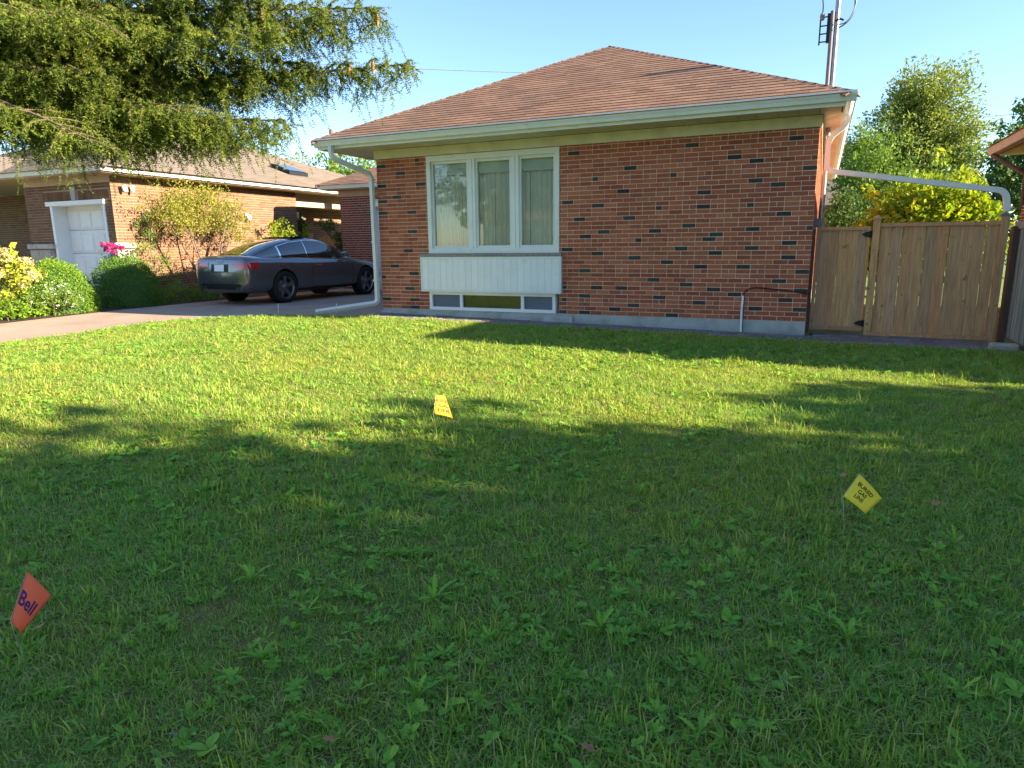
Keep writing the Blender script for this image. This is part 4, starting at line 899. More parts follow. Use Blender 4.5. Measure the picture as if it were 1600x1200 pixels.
# loose ornamental tree against the lit wall
tt = empty('ornamental_tree', B(-7.25, 2.6), 'multi stemmed small tree with yellowing leaves against sunlit brick wall', 'tree')
mbs = MB()
for i in range(6):
    a = i * 1.05 + .3; limbs(mbs, (-7.25 + .08 * math.cos(a), 2.6 + .08 * math.sin(a), -.12), (-7.25 + .45 * math.cos(a), 2.6 + 1.25 * math.sin(a), 2.1 + .4 * math.sin(i * 2.2)), .038, 7, .55, 90 + i, .4)
mbs.build('trunk', 'bark', tt)
Ps = [clump_points((-7.25, 2.55, 2.12), (.55, 1.35, .66), 230, 30, .18, 91, .3), clump_points((-7.25, 3.6, 1.75), (.45, .5, .5), 60, 28, .16, 92, .35), clump_points((-7.25, 1.6, 1.9), (.4, .45, .5), 56, 28, .16, 93, .35)]
nobj('crown', leaf_mesh('leaves', np.concatenate([p[0] for p in Ps]), .05, 94, 0, None, .55), 'yellowgreen', tt)
plant('climbing_shrub', 'thin leggy shrub growing up the brick beside the garage corner', 'shrub', B(-7.7, 1.35), [((-7.75, 1.25, 1.7), (.2, .36, .5), .4), ((-7.7, 1.05, 1.0), (.22, .45, .5), .5), ((-7.6, 1.6, .5), (.25, .5, .45), .4)], 'midgreen', .05, 90, 14, .13, 101, (9, .016, .5), shell=.3)
plant('rose_bush', 'sparse reddish bush in front of sunlit brick left of car', 'shrub', B(-7.4, 1.95), [((-7.4, 2.0, .75), (.25, .35, .6), 1)], 'terracotta', .035, 60, 8, .12, 102, (12, .010, .5), shell=.2)
plant('green_shrub', 'dense green yellow shrub behind the roof of the parked car', 'shrub', B(-7.2, 5.35), [((-7.3, 5.3, 1.0), (.45, .75, .85), .7), ((-7.3, 6.4, .9), (.4, .6, .65), .4)], 'lime', .075, 120, 24, .16, 103, (5, .02, .4), minz=-.1)
plant('vine_shrub', 'dark trailing shrub over the dark fence beside the rear garage', 'shrub', B(-6.4, 7.05), [((-6.25, 7.15, 1.45), (.62, .2, .26), .7), ((-7.0, 7.1, 1.8), (.3, .2, .25), .25)], 'deepgreen', .07, 90, 22, .13, 104, (5, .015, .4))
plant('hanging_plant', 'green plant under the dark side window of the neighbouring house', 'plant', (-8.5, 7.8, 1.0), [((-8.6, 7.7, 1.75), (.25, .45, .32), 1)], 'deepgreen', .07, 40, 22, .12, 105, (4, .012, .3))
pl = empty('flower_planter', (-11.9, .55, 0), 'dark porch planter with red flowers left of the garage door', 'planter')
MB().prism([(-12.6, -.1), (-11.35, -.1), (-11.3, .34), (-12.65, .34)], .42, .72, 'y').build('box', 'wood_dark', pl)
q, o2 = clump_points((-11.95, .57, .56), (.62, .16, .22), 40, 24, .1, 106, .5); nobj('foliage', leaf_mesh('leaves', q, .06, 107), 'deepgreen', pl)
q, o2 = clump_points((-11.95, .5, .66), (.62, .18, .18), 26, 22, .06, 108, .8); nobj('blossom', leaf_mesh('blossom', q, .05, 109, 0, None, .9), 'red_bloom', pl)

# ------------------------------------------------------------------ trees and shrubs in the back gardens
plant('tall_tree', 'tall feathery green tree rising behind the wooden fence', 'tree', B(10.5, 20), [((10.0, 20, 3.2), (2.5, 1.7, 1.7), .42), ((10.4, 20, 4.9), (2.15, 1.6, 1.5), .42), ((10.6, 20, 6.2), (1.45, 1.2, 1.45), .30), ((8.9, 20, 4.1), (1.0, .9, 1.1), .12), ((12.0, 20, 4.3), (.8, .9, 1.0), .10)], 'olive', .115, 520, 74, .48, 111, (18, .15, 1.7), shell=.1, aspect=.45, lump=.16)
plant('yellow_shrub', 'bright yellow green shrub just behind the wooden fence panel', 'shrub', B(9.75, 9.0), [((9.65, 9.0, 1.55), (1.2, .75, 1.2), .75), ((10.7, 9.2, 1.35), (.75, .6, .95), .35), ((8.6, 8.8, 1.0), (.55, .5, .85), .3)], 'lime', .13, 210, 34, .26, 112, (8, .04, .9), shell=.5, minz=-.1)
plant('dark_shrub', 'dark green shrub between house corner and yellow shrub', 'shrub', B(8.0, 10.4), [((8.05, 10.6, 1.4), (.55, .6, 1.25), 1)], 'deepgreen', .09, 150, 28, .22, 113, (6, .03, .6), minz=-.1)
plant('hedge_tree', 'dark bushy tree at the right behind the yellow shrub', 'tree', B(11.9, 13), [((12.0, 13, 2.0), (1.2, 1.1, 1.7), .6), ((12.6, 12.4, 2.6), (1.2, 1.0, 1.4), .5)], 'deepgreen', .13, 230, 32, .34, 114, (9, .09, 1.2), shell=.4, minz=-.1)
plant('hedge_tree', 'dull green tree below and left of the tall feathery tree', 'tree', B(9.3, 17), [((9.1, 17, 2.5), (1.3, 1.2, 2.0), .7), ((8.55, 18, 3.9), (.9, .9, 1.2), .4), ((10.6, 16.5, 2.1), (1.2, .9, 1.5), .5)], 'midgreen', .12, 300, 32, .34, 115, (9, .1, 1.3), shell=.35, minz=-.1)
plant('distant_tree', 'far leafy tree top at the right edge above neighbouring eave', 'tree', B(15.5, 24), [((15.2, 24, 5.2), (1.9, 1.6, 1.7), .6), ((16.2, 22, 3.4), (2.5, 1.5, 2.0), .6)], 'deepgreen', .17, 200, 32, .42, 116, (9, .15, 1.6), shell=.35)
fh_ = empty('distant_house', (10, 34, -.2), 'pale distant house glimpsed between the back garden trees', 'house')
MB().box(4, 15, 34, 42, -.3, 3.2).build('wall', 'tan_brick', fh_); MB().prism([(33.4, 3.2), (42.6, 3.2), (38, 5.2)], 3.5, 15.5, 'x').build('roof', 'shingle_grey', fh_)
for i, (x, y, h, rad, m) in enumerate([(-13.5, 24, 5.6, 1.9, 'treegreen'), (-17.5, 22, 6.2, 2.4, 'midgreen'), (-23, 20, 7.5, 3.2, 'treegreen'), (-30, 18, 8.0, 3.4, 'midgreen')]):
    plant('garden_tree', ['green tree top showing over the right end of neighbour roof', 'broad tree behind the neighbour roof skylight', 'tall tree behind the spruce and neighbour roof', 'leftmost tree beyond the neighbour roof'][i], 'tree', B(x, y), [((x, y, h - rad * .75), (rad, rad, rad * .9), 1)], m, .17, 200, 34, .45, 120 + i, (9, .16, rad * .8), shell=.4, group='trees behind the neighbouring house')
# trees along the right-hand side that shade the front lawn, and the far side of the street
shade = [((18.0, -10.0, 4.2), (3.3, 4.1, 3.1), 1.05), ((17.6, -5.9, 2.65), (2.4, 1.6, 1.7), .36), ((17.6, -3.6, 2.0), (1.8, 1.2, 1.4), .22), ((18, -14.5, 4.4), (3.2, 3.4, 3.4), .7)]
for i, (cen, rad, sh) in enumerate(shade):
    plant('street_tree', ['large maple beside the street to the right of the lawn', 'middle sized tree near the right neighbour front', 'low bushy tree at the right neighbour front corner', 'second large maple further along the street'][i], 'tree', B(cen[0], cen[1]), [(cen, rad, 1)], 'treegreen', .27, int(640 * sh), 38, .50, 130 + i, (10, .14, rad[1] * .7), shell=.25, lump=.19, group='trees shading the lawn from the right')
plant('shade_hedge', 'added unseen hedge shading the lawn from the right hand side', 'hedge', B(16.5, -8.5), [((16.5, -9.0, 1.3), (.8, 6.0, 1.7), 1)], 'deepgreen', .17, 620, 30, .38, 140, (10, .03, .8), shell=.4, lump=.06)  # added out of view to close the shade below the tree crowns
ah = empty('opposite_house', (-8, -38, -.3), 'pale house across the street seen only in the window reflection', 'house')
MB().box(-16, -1, -42, -36, -.4, 2.9).build('wall', 'far_wall', ah); MB().prism([(-42.6, 2.9), (-35.4, 2.9), (-39, 5.0)], -16.6, -.4, 'x').build('roof', 'shingle_grey', ah)
for a in (-14, -9.5, -4): MB().box(a, a + 2, -35.99, -35.95, .9, 2.3).build('window', 'car_glass', ah)
for i, (x, y, h) in enumerate([(-1.5, -29, 7.5), (-14, -31, 8.5), (-23, -30, 8), (8, -30, 8)]):
    plant('opposite_tree', ['tree across the street before the pale house', 'larger tree left of the pale opposite house', 'leftmost tree across the street', 'tree across the street behind the camera'][i], 'tree', B(x, y), [((x, y, h * .62), (2.6, 2.6, h * .33), 1)], 'treegreen', .3, 110, 30, .6, 150 + i, (9, .17, 2.0), shell=.3, group='trees across the street')

# ------------------------------------------------------------------ wires and the distant pole
po = empty('utility_pole', (-20, 24, -.2), 'thin distant utility pole above the neighbouring roof', 'pole')
MB().tube([(-20, 24, -.2), (-20, 24, 8.1)], .13, 8).build('pole', 'bark', po); MB().box(-20.1, -18.9, 23.9, 24.0, 5.62, 5.7).build('lamp_arm', 'cap_grey', po)
def wire(a, b, sag, label, r=.012, m='wire_grey'):
    a, b = Vector(a), Vector(b); mid = (a + b) / 2 - Vector((0, 0, sag * 2)); o = MB().tube(bez(a, mid, b, 24), r, 5).build('overhead_wire', m); tag(o, label, 'wire')
wire((-14, -2, 6.3), (3.9, 7.0, 5.12), .25, 'thin overhead wire running from left down to the roof ridge', .008)
for i, (z, s) in enumerate(((9.05, .25), (8.6, .3), (8.1, .3))): wire((-8, 48, z + .6), (40, 42, z), s, ['topmost faint wire at far right', 'middle faint wire at far right', 'lowest faint wire at far right'][i], .016)

# ------------------------------------------------------------------ the spruce at upper left
sp = empty('spruce_tree', B(-.7, -7.0), 'large drooping spruce with its branches hanging into the upper left', 'tree')
TR = Vector((-.7, -7.0, 0))
MB().tube([TR + Vector((0, 0, z - .3)) for z in (0, 1, 3, 5, 8, 11)], [.24, .21, .18, .14, .09, .03], 12).build('trunk', 'bark', sp)
def spruce_branches(specs, seed):
    r = random.Random(seed); tw = []; wood = []
    for (zs, E, sag, dens, hang) in specs:
        S = TR + Vector((0, 0, zs)); E = Vector(E); mid = S.lerp(E, .55) + Vector((0, 0, -sag)); pts = bez(S, mid, E, 24); L = sum((a - b).length for a, b in zip(pts, pts[1:]))
        wood.append((pts, .028)); n = int(L * dens * 1.35)
        for i in range(n):
            t = .18 + .82 * (i + r.random()) / n; f = t * 24; j = min(23, int(f)); p = pts[j].lerp(pts[j + 1], f - j); d = (pts[j + 1] - pts[j]).normalized()
            side = d.cross(Vector((0, 0, 1))).normalized() * (1 if i % 2 else -1)
            l = (.24 + .5 * (1 - t) ** .7) * r.uniform(.5, 1.2)
            dr = (side * r.uniform(.6, 1) + d * r.uniform(.3, .8) + Vector((0, 0, r.uniform(-.25, .2)))).normalized()
            bp = bez(p, p + dr * l * .6 + Vector((0, 0, .05 * l)), p + dr * l + Vector((0, 0, -.22 * l)), 6)
            wood.append((bp, .010)); tw.append((bp[0], bp[3] - bp[0], (bp[3] - bp[0]).length, .1)); tw.append((bp[3], bp[6] - bp[3], (bp[6] - bp[3]).length, .15))
            for q in range(max(2, int(l / .055))):
                u = (q + r.random()) / max(2, int(l / .055)) * 6; a = min(5, int(u)); hp = bp[a].lerp(bp[a + 1], u - a); hl = hang * r.choice((.3, .4, .5, .6, .8, 1.15)) * r.uniform(.6, 1.1)
                hl *= .85; tw.append((hp, dr * r.uniform(.1, .9) + Vector((r.uniform(-.5, .5), r.uniform(-.5, .5), -1)), hl, .8))
                if r.random() < .6: tw.append((hp, dr + Vector((r.uniform(-.9, .9), r.uniform(-.9, .9), r.uniform(-.6, .25))), r.uniform(.06, .18), .2))
                dd_ = Vector((0, 0, -1))
                for _ in range(int(hl / .06)):
                    w_ = r.random(); a_ = r.uniform(0, 6.28); tw.append((hp + dd_ * hl * w_ * .85, Vector((math.cos(a_), math.sin(a_), -r.uniform(.1, 1.0))), r.uniform(.05, .13), .4))
        tw.append((pts[22], pts[24] - pts[22], (pts[24] - pts[22]).length + .08, 0))
    return tw, wood
def needle_mesh(tw, seed, step=.0125, per=3, nl=.025, nw=.0088):
    r = np.random.default_rng(seed); Ps = []; Ds = []; Ts = []
    for (p, d, l, droop) in tw:
        n = max(3, int(l / step)); t = np.linspace(0, 1, n)[:, None]; d = np.array(d.normalized()); p = np.array(p)
        c = p + d * l * t + np.array((0, 0, -1.)) * (droop * l * .35) * t * t
        Ps.append(np.repeat(c, per, 0)); Ds.append(np.repeat(np.broadcast_to(d, c.shape), per, 0)); Ts.append(np.repeat(np.full(n, r.random()), per))
    P = np.concatenate(Ps); D = np.concatenate(Ds); T = np.concatenate(Ts); n = len(P)
    a = r.normal(size=(n, 3)); s = np.cross(D, a); s /= np.linalg.norm(s, axis=1, keepdims=True) + 1e-9
    nd_ = s * .85 + D * .55; nd_ /= np.linalg.norm(nd_, axis=1, keepdims=True); wv = np.cross(nd_, r.normal(size=(n, 3))); wv /= np.linalg.norm(wv, axis=1, keepdims=True) + 1e-9
    L = nl * r.uniform(.7, 1.2, (n, 1)); V = np.stack([P - wv * nw / 2, P + wv * nw / 2, P + nd_ * L], 1).reshape(-1, 3)
    return np_mesh('needles', V, np.arange(3 * n).reshape(-1, 3), (T + .25 * r.random(n)) % 1)
SPEC = [(2.9, (3.96, -5.05, 2.72), .28, 15, .34), (3.3, (3.90, -5.35, 3.10), .05, 13, .38), (3.9, (3.75, -5.6, 3.55), .0, 12, .4), (2.7, (3.0, -5.7, 2.22), .15, 15, .44), (2.6, (2.55, -5.9, 2.15), .1, 14, .4), (3.0, (3.35, -6.0, 2.85), .10, 14, .36),
        (2.75, (2.75, -6.35, 2.24), .05, 14, .3), (3.5, (2.4, -6.4, 2.95), .02, 13, .4), (2.75, (2.2, -6.8, 2.48), .0, 14, .28), (3.2, (1.9, -6.0, 2.72), .05, 13, .42), (2.8, (1.5, -6.7, 2.5), .0, 13, .3),
        (4.2, (2.6, -5.2, 3.45), .0, 11, .42), (3.8, (1.3, -5.4, 3.3), .0, 11, .42), (4.6, (3.1, -6.1, 3.75), .0, 11, .42), (3.3, (2.6, -7.1, 2.74), .0, 12, .24), (2.7, (2.62, -7.18, 1.88), -.25, 6, .2), (2.7, (.9, -6.1, 2.45), .0, 12, .3), (4.4, (1.6, -7.2, 3.6), .0, 10, .4),
        (3.4, (3.55, -5.5, 2.98), .05, 13, .3), (3.2, (3.1, -5.35, 2.75), .10, 13, .34), (3.6, (3.3, -5.9, 3.25), .0, 13, .36), (2.9, (2.6, -5.9, 2.5), .08, 14, .3), (3.1, (2.2, -6.5, 2.6), .02, 14, .34), (3.3, (1.2, -6.4, 2.7), .0, 13, .36), (4.0, (2.0, -6.8, 3.15), .0, 12, .36), (4.9, (3.4, -5.4, 3.9), .0, 11, .4)]
tw, wood = spruce_branches(SPEC, 5)
# limbs on the sides away from the lawn
r_ = random.Random(8); far = [(z, (TR.x + 3.2 * math.cos(a) * (1 - z / 14), TR.y + 3.2 * math.sin(a) * (1 - z / 14), z - .8 + .3 * r_.random()), .0, 5, .4) for z, a in [(3 + .75 * i, 1.9 + i * 1.13) for i in range(9)]]
tw2, wood2 = spruce_branches(far, 9)
bm_ = MB()
for pts, rad in wood + wood2:
    if rad > .02: MB().tube(pts, [rad * (1 - .8 * i / (len(pts) - 1)) for i in range(len(pts))], 7).build('branch', 'bark', sp)
    else: bm_.tube(pts, [rad * (1 - .6 * i / (len(pts) - 1)) * .45 for i in range(len(pts))], 4, caps=False)
tag(bm_.build('twigs', 'bark', sp), kind='stuff')
tag(nobj('crown', needle_mesh(tw, 3), 'spruce', sp), kind='stuff'); tag(nobj('crown', needle_mesh(tw2, 4, .016, 3, .03, .007), 'spruce', sp), kind='stuff')
rc = random.Random(4); hangers = [t_ for t_ in tw[: len(tw) // 3] if t_[0].x > 2.9 and t_[1].normalized().z < -.8]
for t_ in rc.sample(hangers, 9):
    l = rc.uniform(.09, .13); p = t_[0]; MB().lathe([(.002, 0), (.012, -.01), (.016, -l * .35), (.014, -l * .75), (.004, -l)], 8, (p.x, p.y, p.z - .01)).build('cone', 'dry_leaf', sp)

# ------------------------------------------------------------------ grass, weeds and what lies on the lawn
def tuft(name, nb, rad, h, wd, seed, lean=.5, m='grass', segs=2):
    r = np.random.default_rng(seed); V = []; F = []; T = []
    for i in range(nb):
        a = r.uniform(0, 6.28); q = rad * math.sqrt(r.random()); p = np.array((q * math.cos(a), q * math.sin(a), -.01)); b = r.uniform(0, 6.28); ln = lean * r.uniform(.1, 1.25); hh = h * r.uniform(.45, 1.15)
        d = np.array((math.cos(b), math.sin(b), 0)); s = np.array((-d[1], d[0], 0)); s = s * math.cos(.6 * r.normal()) + d * .35 * r.normal(); w0 = wd * r.uniform(.7, 1.3); o = len(V); t_ = r.random()
        m1 = p + np.array((0, 0, hh * .55)) + d * hh * ln * .28; m2 = p + np.array((0, 0, hh * (1 - .3 * ln))) + d * hh * ln
        V += [p - s * w0 / 2, p + s * w0 / 2, m1 + s * w0 * .45, m1 - s * w0 * .45, m2]
        F += [(o, o + 1, o + 2), (o, o + 2, o + 3), (o + 3, o + 2, o + 4)]; T += [t_] * 3
    me = np_mesh(name, V, F, T); me.materials.append(MATS[m]); return bpy.data.objects.new(name, me)
def weed_tuft(name, nl, L, W, seed, toothed=False):
    r = np.random.default_rng(seed); V = []; F = []; T = []
    for i in range(nl):
        leaf_geo(V, F, T, r, i / nl * 6.28 + r.uniform(-.3, .3), L * r.uniform(.6, 1.2), W * r.uniform(.7, 1.2), r.uniform(.35, 1.0), toothed)
    me = np_mesh(name, V, F, T); me.materials.append(MATS['weed']); return bpy.data.objects.new(name, me)
def leaf_geo(V, F, T, r, a, L, W, rise, toothed, n=7):
    d = np.array((math.cos(a), math.sin(a), 0)); s = np.array((-d[1], d[0], 0)); t_ = r.random(); o = len(V); tw_ = r.uniform(-.3, .3)
    for k in range(n + 1):
        t = k / n; c = d * L * t * math.cos(rise * (1 - t * .5)) + np.array((0, 0, 1)) * L * (t * math.sin(rise) - .55 * t * t * math.sin(rise) * .9)
        w_ = W * (.12 + .95 * math.sin(min(1, t * 1.02) ** 1.25 * math.pi) ** .8) if k < n else .002
        if toothed: w_ *= (1.0 if k % 2 else .45) if k < n else 1
        ss = s * math.cos(tw_ * t) + np.array((0, 0, 1)) * math.sin(tw_ * t)
        V += [c - ss * w_ / 2 + np.array((0, 0, .12 * w_)), c, c + ss * w_ / 2 + np.array((0, 0, .12 * w_))]
    for k in range(n):
        b = o + 3 * k; F += [(b, b + 1, b + 4), (b, b + 4, b + 3), (b + 1, b + 2, b + 5), (b + 1, b + 5, b + 4)]; T += [t_] * 4
def scatter(name, pts, rot, scl, idx, sources, label, cat, m=None):
    me = bpy.data.meshes.new(name); me.vertices.add(len(pts)); me.vertices.foreach_set('co', np.asarray(pts, np.float32).ravel())
    for an, ty, arr in (('rot', 'FLOAT_VECTOR', rot), ('scl', 'FLOAT_VECTOR', scl)):
        a = me.attributes.new(an, ty, 'POINT'); a.data.foreach_set('vector', np.asarray(arr, np.float32).ravel())
    a = me.attributes.new('idx', 'INT', 'POINT'); a.data.foreach_set('value', np.asarray(idx, np.int32)); me.update()
    o = bpy.data.objects.new(name, me); link(o); tag(o, label, cat, None, 'stuff')
    ng = bpy.data.node_groups.new(name, 'GeometryNodeTree'); ng.interface.new_socket('Geometry', in_out='INPUT', socket_type='NodeSocketGeometry'); ng.interface.new_socket('Geometry', in_out='OUTPUT', socket_type='NodeSocketGeometry')
    gi = ng.nodes.new('NodeGroupInput'); go = ng.nodes.new('NodeGroupOutput'); jn = ng.nodes.new('GeometryNodeJoinGeometry')
    def attr(nm, dt):
        x = ng.nodes.new('GeometryNodeInputNamedAttribute'); x.data_type = dt; x.inputs['Name'].default_value = nm; return x.outputs['Attribute']
    ra, sa, ia = attr('rot', 'FLOAT_VECTOR'), attr('scl', 'FLOAT_VECTOR'), attr('idx', 'INT')
    for k, s in enumerate(sources):
        ip = ng.nodes.new('GeometryNodeInstanceOnPoints'); oi = ng.nodes.new('GeometryNodeObjectInfo'); oi.inputs['Object'].default_value = s; oi.inputs['As Instance'].default_value = True
        cp = ng.nodes.new('FunctionNodeCompare'); cp.data_type = 'INT'; cp.operation = 'EQUAL'; ng.links.new(ia, cp.inputs[2]); cp.inputs[3].default_value = k
        ng.links.new(gi.outputs[0], ip.inputs['Points']); ng.links.new(cp.outputs[0], ip.inputs['Selection']); ng.links.new(oi.outputs['Geometry'], ip.inputs['Instance'])
        ng.links.new(ra, ip.inputs['Rotation']); ng.links.new(sa, ip.inputs['Scale']); ng.links.new(ip.outputs[0], jn.inputs[0])
    ng.links.new(jn.outputs[0], go.inputs[0]); md = o.modifiers.new('scatter', 'NODES'); md.node_group = ng
    return o
def lawn_points(dens, seed, reach=1.0, margin=300):
    r = np.random.default_rng(seed); x0, x1, y0, y1 = -3.14, 13.0, -11.3, -.70; n = int((x1 - x0) * (y1 - y0) * dens)
    x = r.uniform(x0, x1, n); y = r.uniform(y0, y1, n); z = gzn(x, y); k = y < edge_y(x) - .005
    k &= (x < 9.75) | (y < -2.7)
    d = np.stack([x, y, z], 1) - np.array(CAM); f = d @ np.array(c_fwd); u = d @ np.array(c_right); v = d @ np.array(c_down)
    U = 800 + 1050 * u / np.maximum(f, .1); W_ = 600 + 1050 * v / np.maximum(f, .1)
    k &= (f > .35) & (U > -margin) & (U < 1600 + margin) & (W_ < 1200 + 260)
    return x[k], y[k], z[k], f[k], r
x, y, z, dist, r = lawn_points(1500, 11)
keep = r.random(len(x)) < np.clip(1.2 / (1 + (dist / 4.5) ** 1.35), .24, 1)
patch = .55 * vnoise(x * .9 + 7, y * .9 + 40, 21) + .45 * vnoise(x * 2.7 + 3, y * 2.7 + 50, 22)
keep &= ~((patch < .25) & (r.random(len(x)) < .25))
x, y, z, dist, patch = x[keep], y[keep], z[keep], dist[keep], patch[keep]; n = len(x)
far_ = np.clip((dist - 2.5) / 7, 0, 1)
s = (.62 + .75 * patch) * r.uniform(.75, 1.3, n); sw = 1 + .55 * far_
idx = r.choice(8, n, p=[.16, .15, .15, .14, .12, .05, .16, .07])
srcs = [tuft('grass_tuft', 17, .055, .05, .0042, 1, 1.2), tuft('grass_tuft', 15, .05, .058, .004, 2, 1.0), tuft('grass_tuft', 18, .06, .042, .0045, 3, 1.5), tuft('grass_tuft', 14, .05, .055, .005, 4, 1.3),
        tuft('grass_tuft', 18, .065, .038, .0038, 5, 1.5), tuft('grass_tuft', 12, .03, .095, .0042, 6, .65), tuft('grass_tuft', 12, .06, .045, .0034, 7, 1.6, 'straw'), weed_tuft('weed_tuft', 6, .042, .02, 8)]
scatter('grass', np.stack([x, y, z], 1), np.stack([r.normal(0, .12, n), r.normal(0, .12, n), r.uniform(0, 6.28, n)], 1), np.stack([s * sw, s * sw, s * (1 - .12 * far_)], 1), idx, srcs, 'mown green grass of the front lawn, shaded in front and sunlit behind', 'grass')
x, y, z, dist, r = lawn_points(120, 12)
patch = .6 * vnoise(x * .8 + 2, y * .8 + 60, 31) + .4 * vnoise(x * 2.2 + 5, y * 2.2 + 70, 32); keep = patch > .5
x, y, z, dist = x[keep], y[keep], z[keep], dist[keep]; n = len(x); s = r.uniform(.25, .62, n)
wsrc = [weed_tuft('clover_tuft', 9, .06, .032, 21), weed_tuft('clover_tuft', 7, .085, .034, 22, True), weed_tuft('clover_tuft', 8, .07, .040, 23), weed_tuft('clover_tuft', 6, .11, .036, 24, True), weed_tuft('clover_tuft', 12, .05, .04, 25), weed_tuft('clover_tuft', 5, .12, .028, 26, True), weed_tuft('clover_tuft', 14, .075, .018, 27), weed_tuft('clover_tuft', 4, .09, .05, 28)]
scatter('lawn_weeds', np.stack([x, y, z + .02], 1), np.stack([r.normal(0, .3, n), r.normal(0, .3, n), r.uniform(0, 6.28, n)], 1), np.stack([s, s * r.uniform(.7, 1.2, n), s * r.uniform(.6, 1.3, n)], 1), r.integers(0, 8, n), wsrc, 'low broad leaved weeds and clover mixed into the lawn', 'weeds')

def unproj(u, v, lift=0.):
    d = c_right * ((u - 800) / 1050) + c_down * ((v - 600) / 1050) + c_fwd; t = 2.
    for _ in range(12):
        p = CAM + d * t; t += (gz(p.x, p.y) + lift - p.z) / d.z
    p = CAM + d * t; return p.x, p.y
# larger dandelion plants, each leaf a piece of its own
DL = []
for k in range(6):
    V, F, T = [], [], []; leaf_geo(V, F, T, np.random.default_rng(200 + k), 0, .15 + .012 * k, .042, .75 + .05 * k, True, 13); me = np_mesh('leaf', V, F, [.3] * len(F)); me.materials.append(MATS['weed']); DL.append(me)
DSPOT = [(5.30, -8.60, .95), (6.10, -8.42, 1.05), (6.78, -8.35, .9), (6.35, -8.95, .85), (7.20, -8.75, .95), (7.62, -8.05, .9), (4.85, -7.55, 1.0), (5.15, -7.9, .9), (6.95, -7.35, .9), (8.1, -7.0, .85), (8.35, -7.5, .9), (6.05, -7.7, .85),
         (3.95, -7.35, .95), (4.3, -7.95, .9), (4.9, -8.75, .9), (5.75, -9.0, .85), (7.9, -8.6, .85), (8.6, -6.6, .9), (5.6, -7.05, .85), (3.4, -7.0, .9), (7.0, -9.15, .8), (6.6, -7.0, .8), (8.9, -7.3, .9), (7.45, -6.5, .85)]
rd = random.Random(77)
for (dx, dy, sc) in DSPOT:
    t = empty('dandelion_plant', (dx, dy, gz(dx, dy) + .005), 'leafy dandelion rosette with toothed leaves growing in the shaded lawn', 'plant', 'dandelion plants in the shaded lawn')
    nl = rd.randint(5, 11)
    for i in range(nl):
        o = bpy.data.objects.new('leaf', DL[rd.randrange(6)]); link(o, t, (0, 0, .01), local=True); o.rotation_euler = (rd.uniform(-.2, .2), rd.uniform(-.75, .1), i / nl * 6.28 + rd.uniform(-.35, .35)); q = .58 * sc * rd.uniform(.5, 1.15); o.scale = (q, q, q)
# fallen leaves
def fallen(x, y, sz, rz, label, tilt=.3):
    V = []; out = [(0, -.5), (.16, -.3), (.42, -.22), (.3, 0), (.36, .28), (.14, .24), (0, .55), (-.16, .22), (-.38, .26), (-.3, 0), (-.4, -.24), (-.15, -.3)]
    V = [(0, 0, .0)] + [(a * sz, b * sz, .18 * sz * abs(a) + .1 * sz * b * b) for a, b in out]; F = [(0, i, i % 12 + 1) for i in range(1, 13)]
    me = np_mesh('fallen_leaf', V, F, [.5] * 12); o = nobj('fallen_leaf', me, 'dry_leaf', None, (x, y, gz(x, y) + .05)); o.rotation_euler = (tilt, .2, rz); tag(o, label, 'leaf', 'fallen leaves on the lawn')
    so_ = o.modifiers.new('t', 'SOLIDIFY'); so_.thickness = .0008
for (u, v, sz, lab) in [(515, 1155, .045, 'brown fallen leaf near the bottom edge left of centre'), (918, 1168, .05, 'tan fallen leaf near the bottom edge right of centre'), (1503, 714, .07, 'orange brown fallen leaf far right on the shaded lawn'), (60, 980, .06, 'brown fallen leaf beside the red flag'), (1462, 786, .06, 'dull brown fallen leaf right of the yellow flag'), (1318, 742, .05, 'pale fallen leaf just above the near yellow flag')]:
    fx, fy = unproj(u, v, .05); fallen(fx, fy, sz, u * .7, lab)

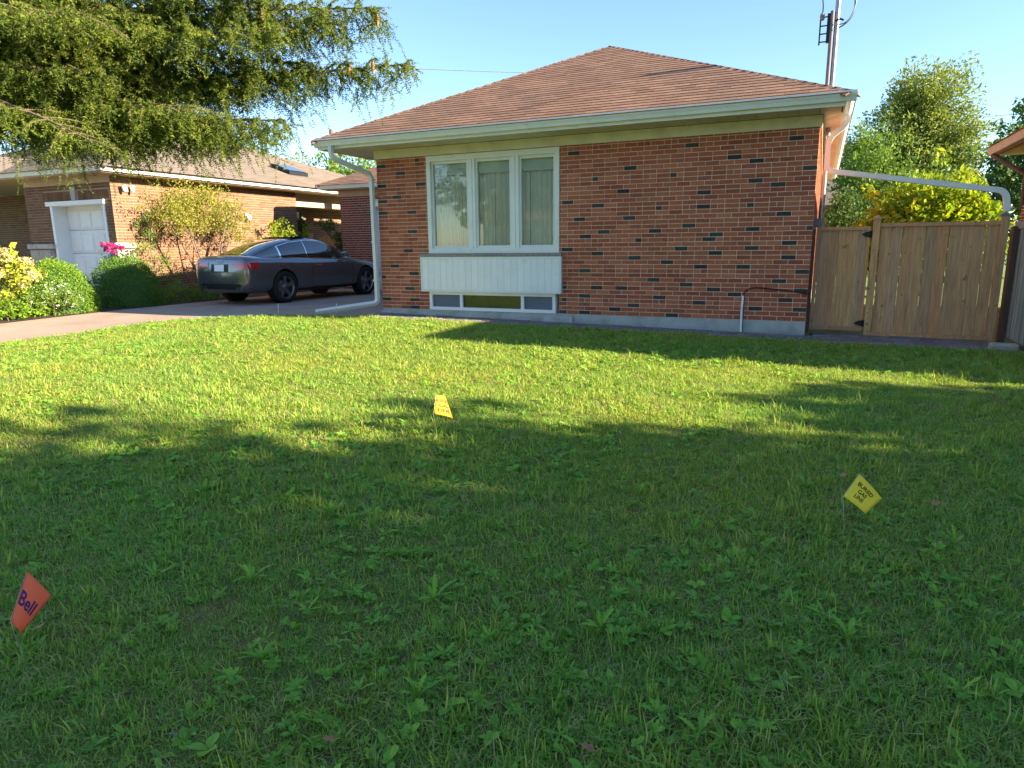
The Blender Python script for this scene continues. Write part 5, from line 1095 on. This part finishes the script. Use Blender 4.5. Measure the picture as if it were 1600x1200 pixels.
# ------------------------------------------------------------------ marker flags
def text_mesh(txt, size, spacing=1.):
    cu = bpy.data.curves.new('t', 'FONT'); cu.body = txt; cu.size = size; cu.align_x = 'CENTER'; cu.align_y = 'CENTER'; cu.space_line = spacing; cu.resolution_u = 3; cu.offset = size * .022
    o = bpy.data.objects.new('t', cu); col.objects.link(o); dg = bpy.context.evaluated_depsgraph_get(); dg.update(); me = bpy.data.meshes.new_from_object(o.evaluated_get(dg)); bpy.data.objects.remove(o)
    bm = bmesh.new(); bm.from_mesh(me); bmesh.ops.subdivide_edges(bm, edges=[e_ for e_ in bm.edges if e_.calc_length() > size * .3], cuts=4, use_grid_fill=False); bmesh.ops.triangulate(bm, faces=bm.faces[:]); bm.to_mesh(me); bm.free(); return me
def flag(label, corners, m, text, tsize, tm, curl, tpos, toff=.5, twist=0., foot=None, tbend=1.):
    """corners: world TL, TR, BR, BL of the little sheet; bulges towards the camera by curl"""
    C = [Vector(c) for c in corners]; nrm = (C[1] - C[0]).cross(C[3] - C[0]).normalized()
    if nrm.dot(CAM - C[0]) < 0: nrm = -nrm
    def S(a, b, off=0):
        p = C[0].lerp(C[1], a).lerp(C[3].lerp(C[2], a), b); return p + nrm * (curl * math.sin(a * math.pi * tbend) + off)
    base = Vector(foot); t = empty('marker_flag', base, label, 'flag', 'utility marker flags in the lawn')
    n = 10; V = [S(i / n, j / n) for j in range(n + 1) for i in range(n + 1)]; F = [(j * (n + 1) + i, j * (n + 1) + i + 1, (j + 1) * (n + 1) + i + 1, (j + 1) * (n + 1) + i) for j in range(n) for i in range(n)]
    o = nobj('sheet', np_mesh('sheet', [tuple(v - base) for v in V], F, None, True), m, t, base); o.modifiers.new('t', 'SOLIDIFY').thickness = .0006
    Wd = (C[1] - C[0]).length; Hd = (C[3] - C[0]).length
    me = text_mesh(text, tsize, 1.0); vs_ = []
    for v in me.vertices:
        a = tpos[0] + (v.co.x * math.cos(twist) - v.co.y * math.sin(twist)) / Wd; b = tpos[1] - (v.co.x * math.sin(twist) + v.co.y * math.cos(twist)) / Hd
        vs_.append(tuple(S(a, b, .0016) - base))
    for v, c in zip(me.vertices, vs_): v.co = c
    nobj('lettering', me, tm, t, base)
    wt = C[0].lerp(C[3], .02); MB().tube([base - Vector((0, 0, .05)), C[3] + nrm * .001, wt + nrm * .001], .0012, 6).build('wire_stake', 'galvanised', t)
    return t
def at(u, v, d): return CAM + c_right * ((u - 800) / 1050 * d) + c_down * ((v - 600) / 1050 * d) + c_fwd * d
def foot_of(p): return (p.x + .03, p.y + .02, gz(p.x, p.y))
# near yellow flag
c4 = [at(1342, 740, 3.30), at(1378, 779, 3.34), at(1352, 803, 3.27), at(1317, 775, 3.24)]
flag('yellow flag reading buried gas line at the right of the lawn', c4, 'flag_yellow', 'BURIED\nGAS\nLINE', .034, 'print_black', .006, (.44, .50), foot=foot_of(c4[3]))
c4 = [at(681, 617, 4.9), at(696, 620, 4.97), at(708, 654, 4.9), at(677, 647, 4.85)]
flag('yellow flag in the middle of the lawn with its lettering curled away', c4, 'flag_yellow_backlit', 'BURIED\nGAS\nLINE', .034, 'print_black', .02, (.50, .52), foot=foot_of(c4[3]))
c4 = [at(42, 892, 2.28), at(81, 931, 2.31), at(33, 990, 2.24), at(16, 970, 2.22)]
flag('red flag with dark lettering at the lower left of the lawn', c4, 'flag_red', 'Bell', .064, 'print_blue', .008, (.44, .50), twist=.0, foot=foot_of(c4[3]))
for i, (u, v) in enumerate(((411 + 115, 484), (411 + 24, 484))):
    sx, sy = unproj(u, v + 4, .0); tag(MB().tube([(sx, sy, gz(sx, sy) - .03), (sx + .01, sy, gz(sx, sy) + .17)], .006, 5).build('survey_stake', 'white_paint'), ['thin white stake in the grass edge by the downspout end', 'thin white stake in the grass edge behind the car'][i], 'stake', 'thin stakes at the lawn edge')
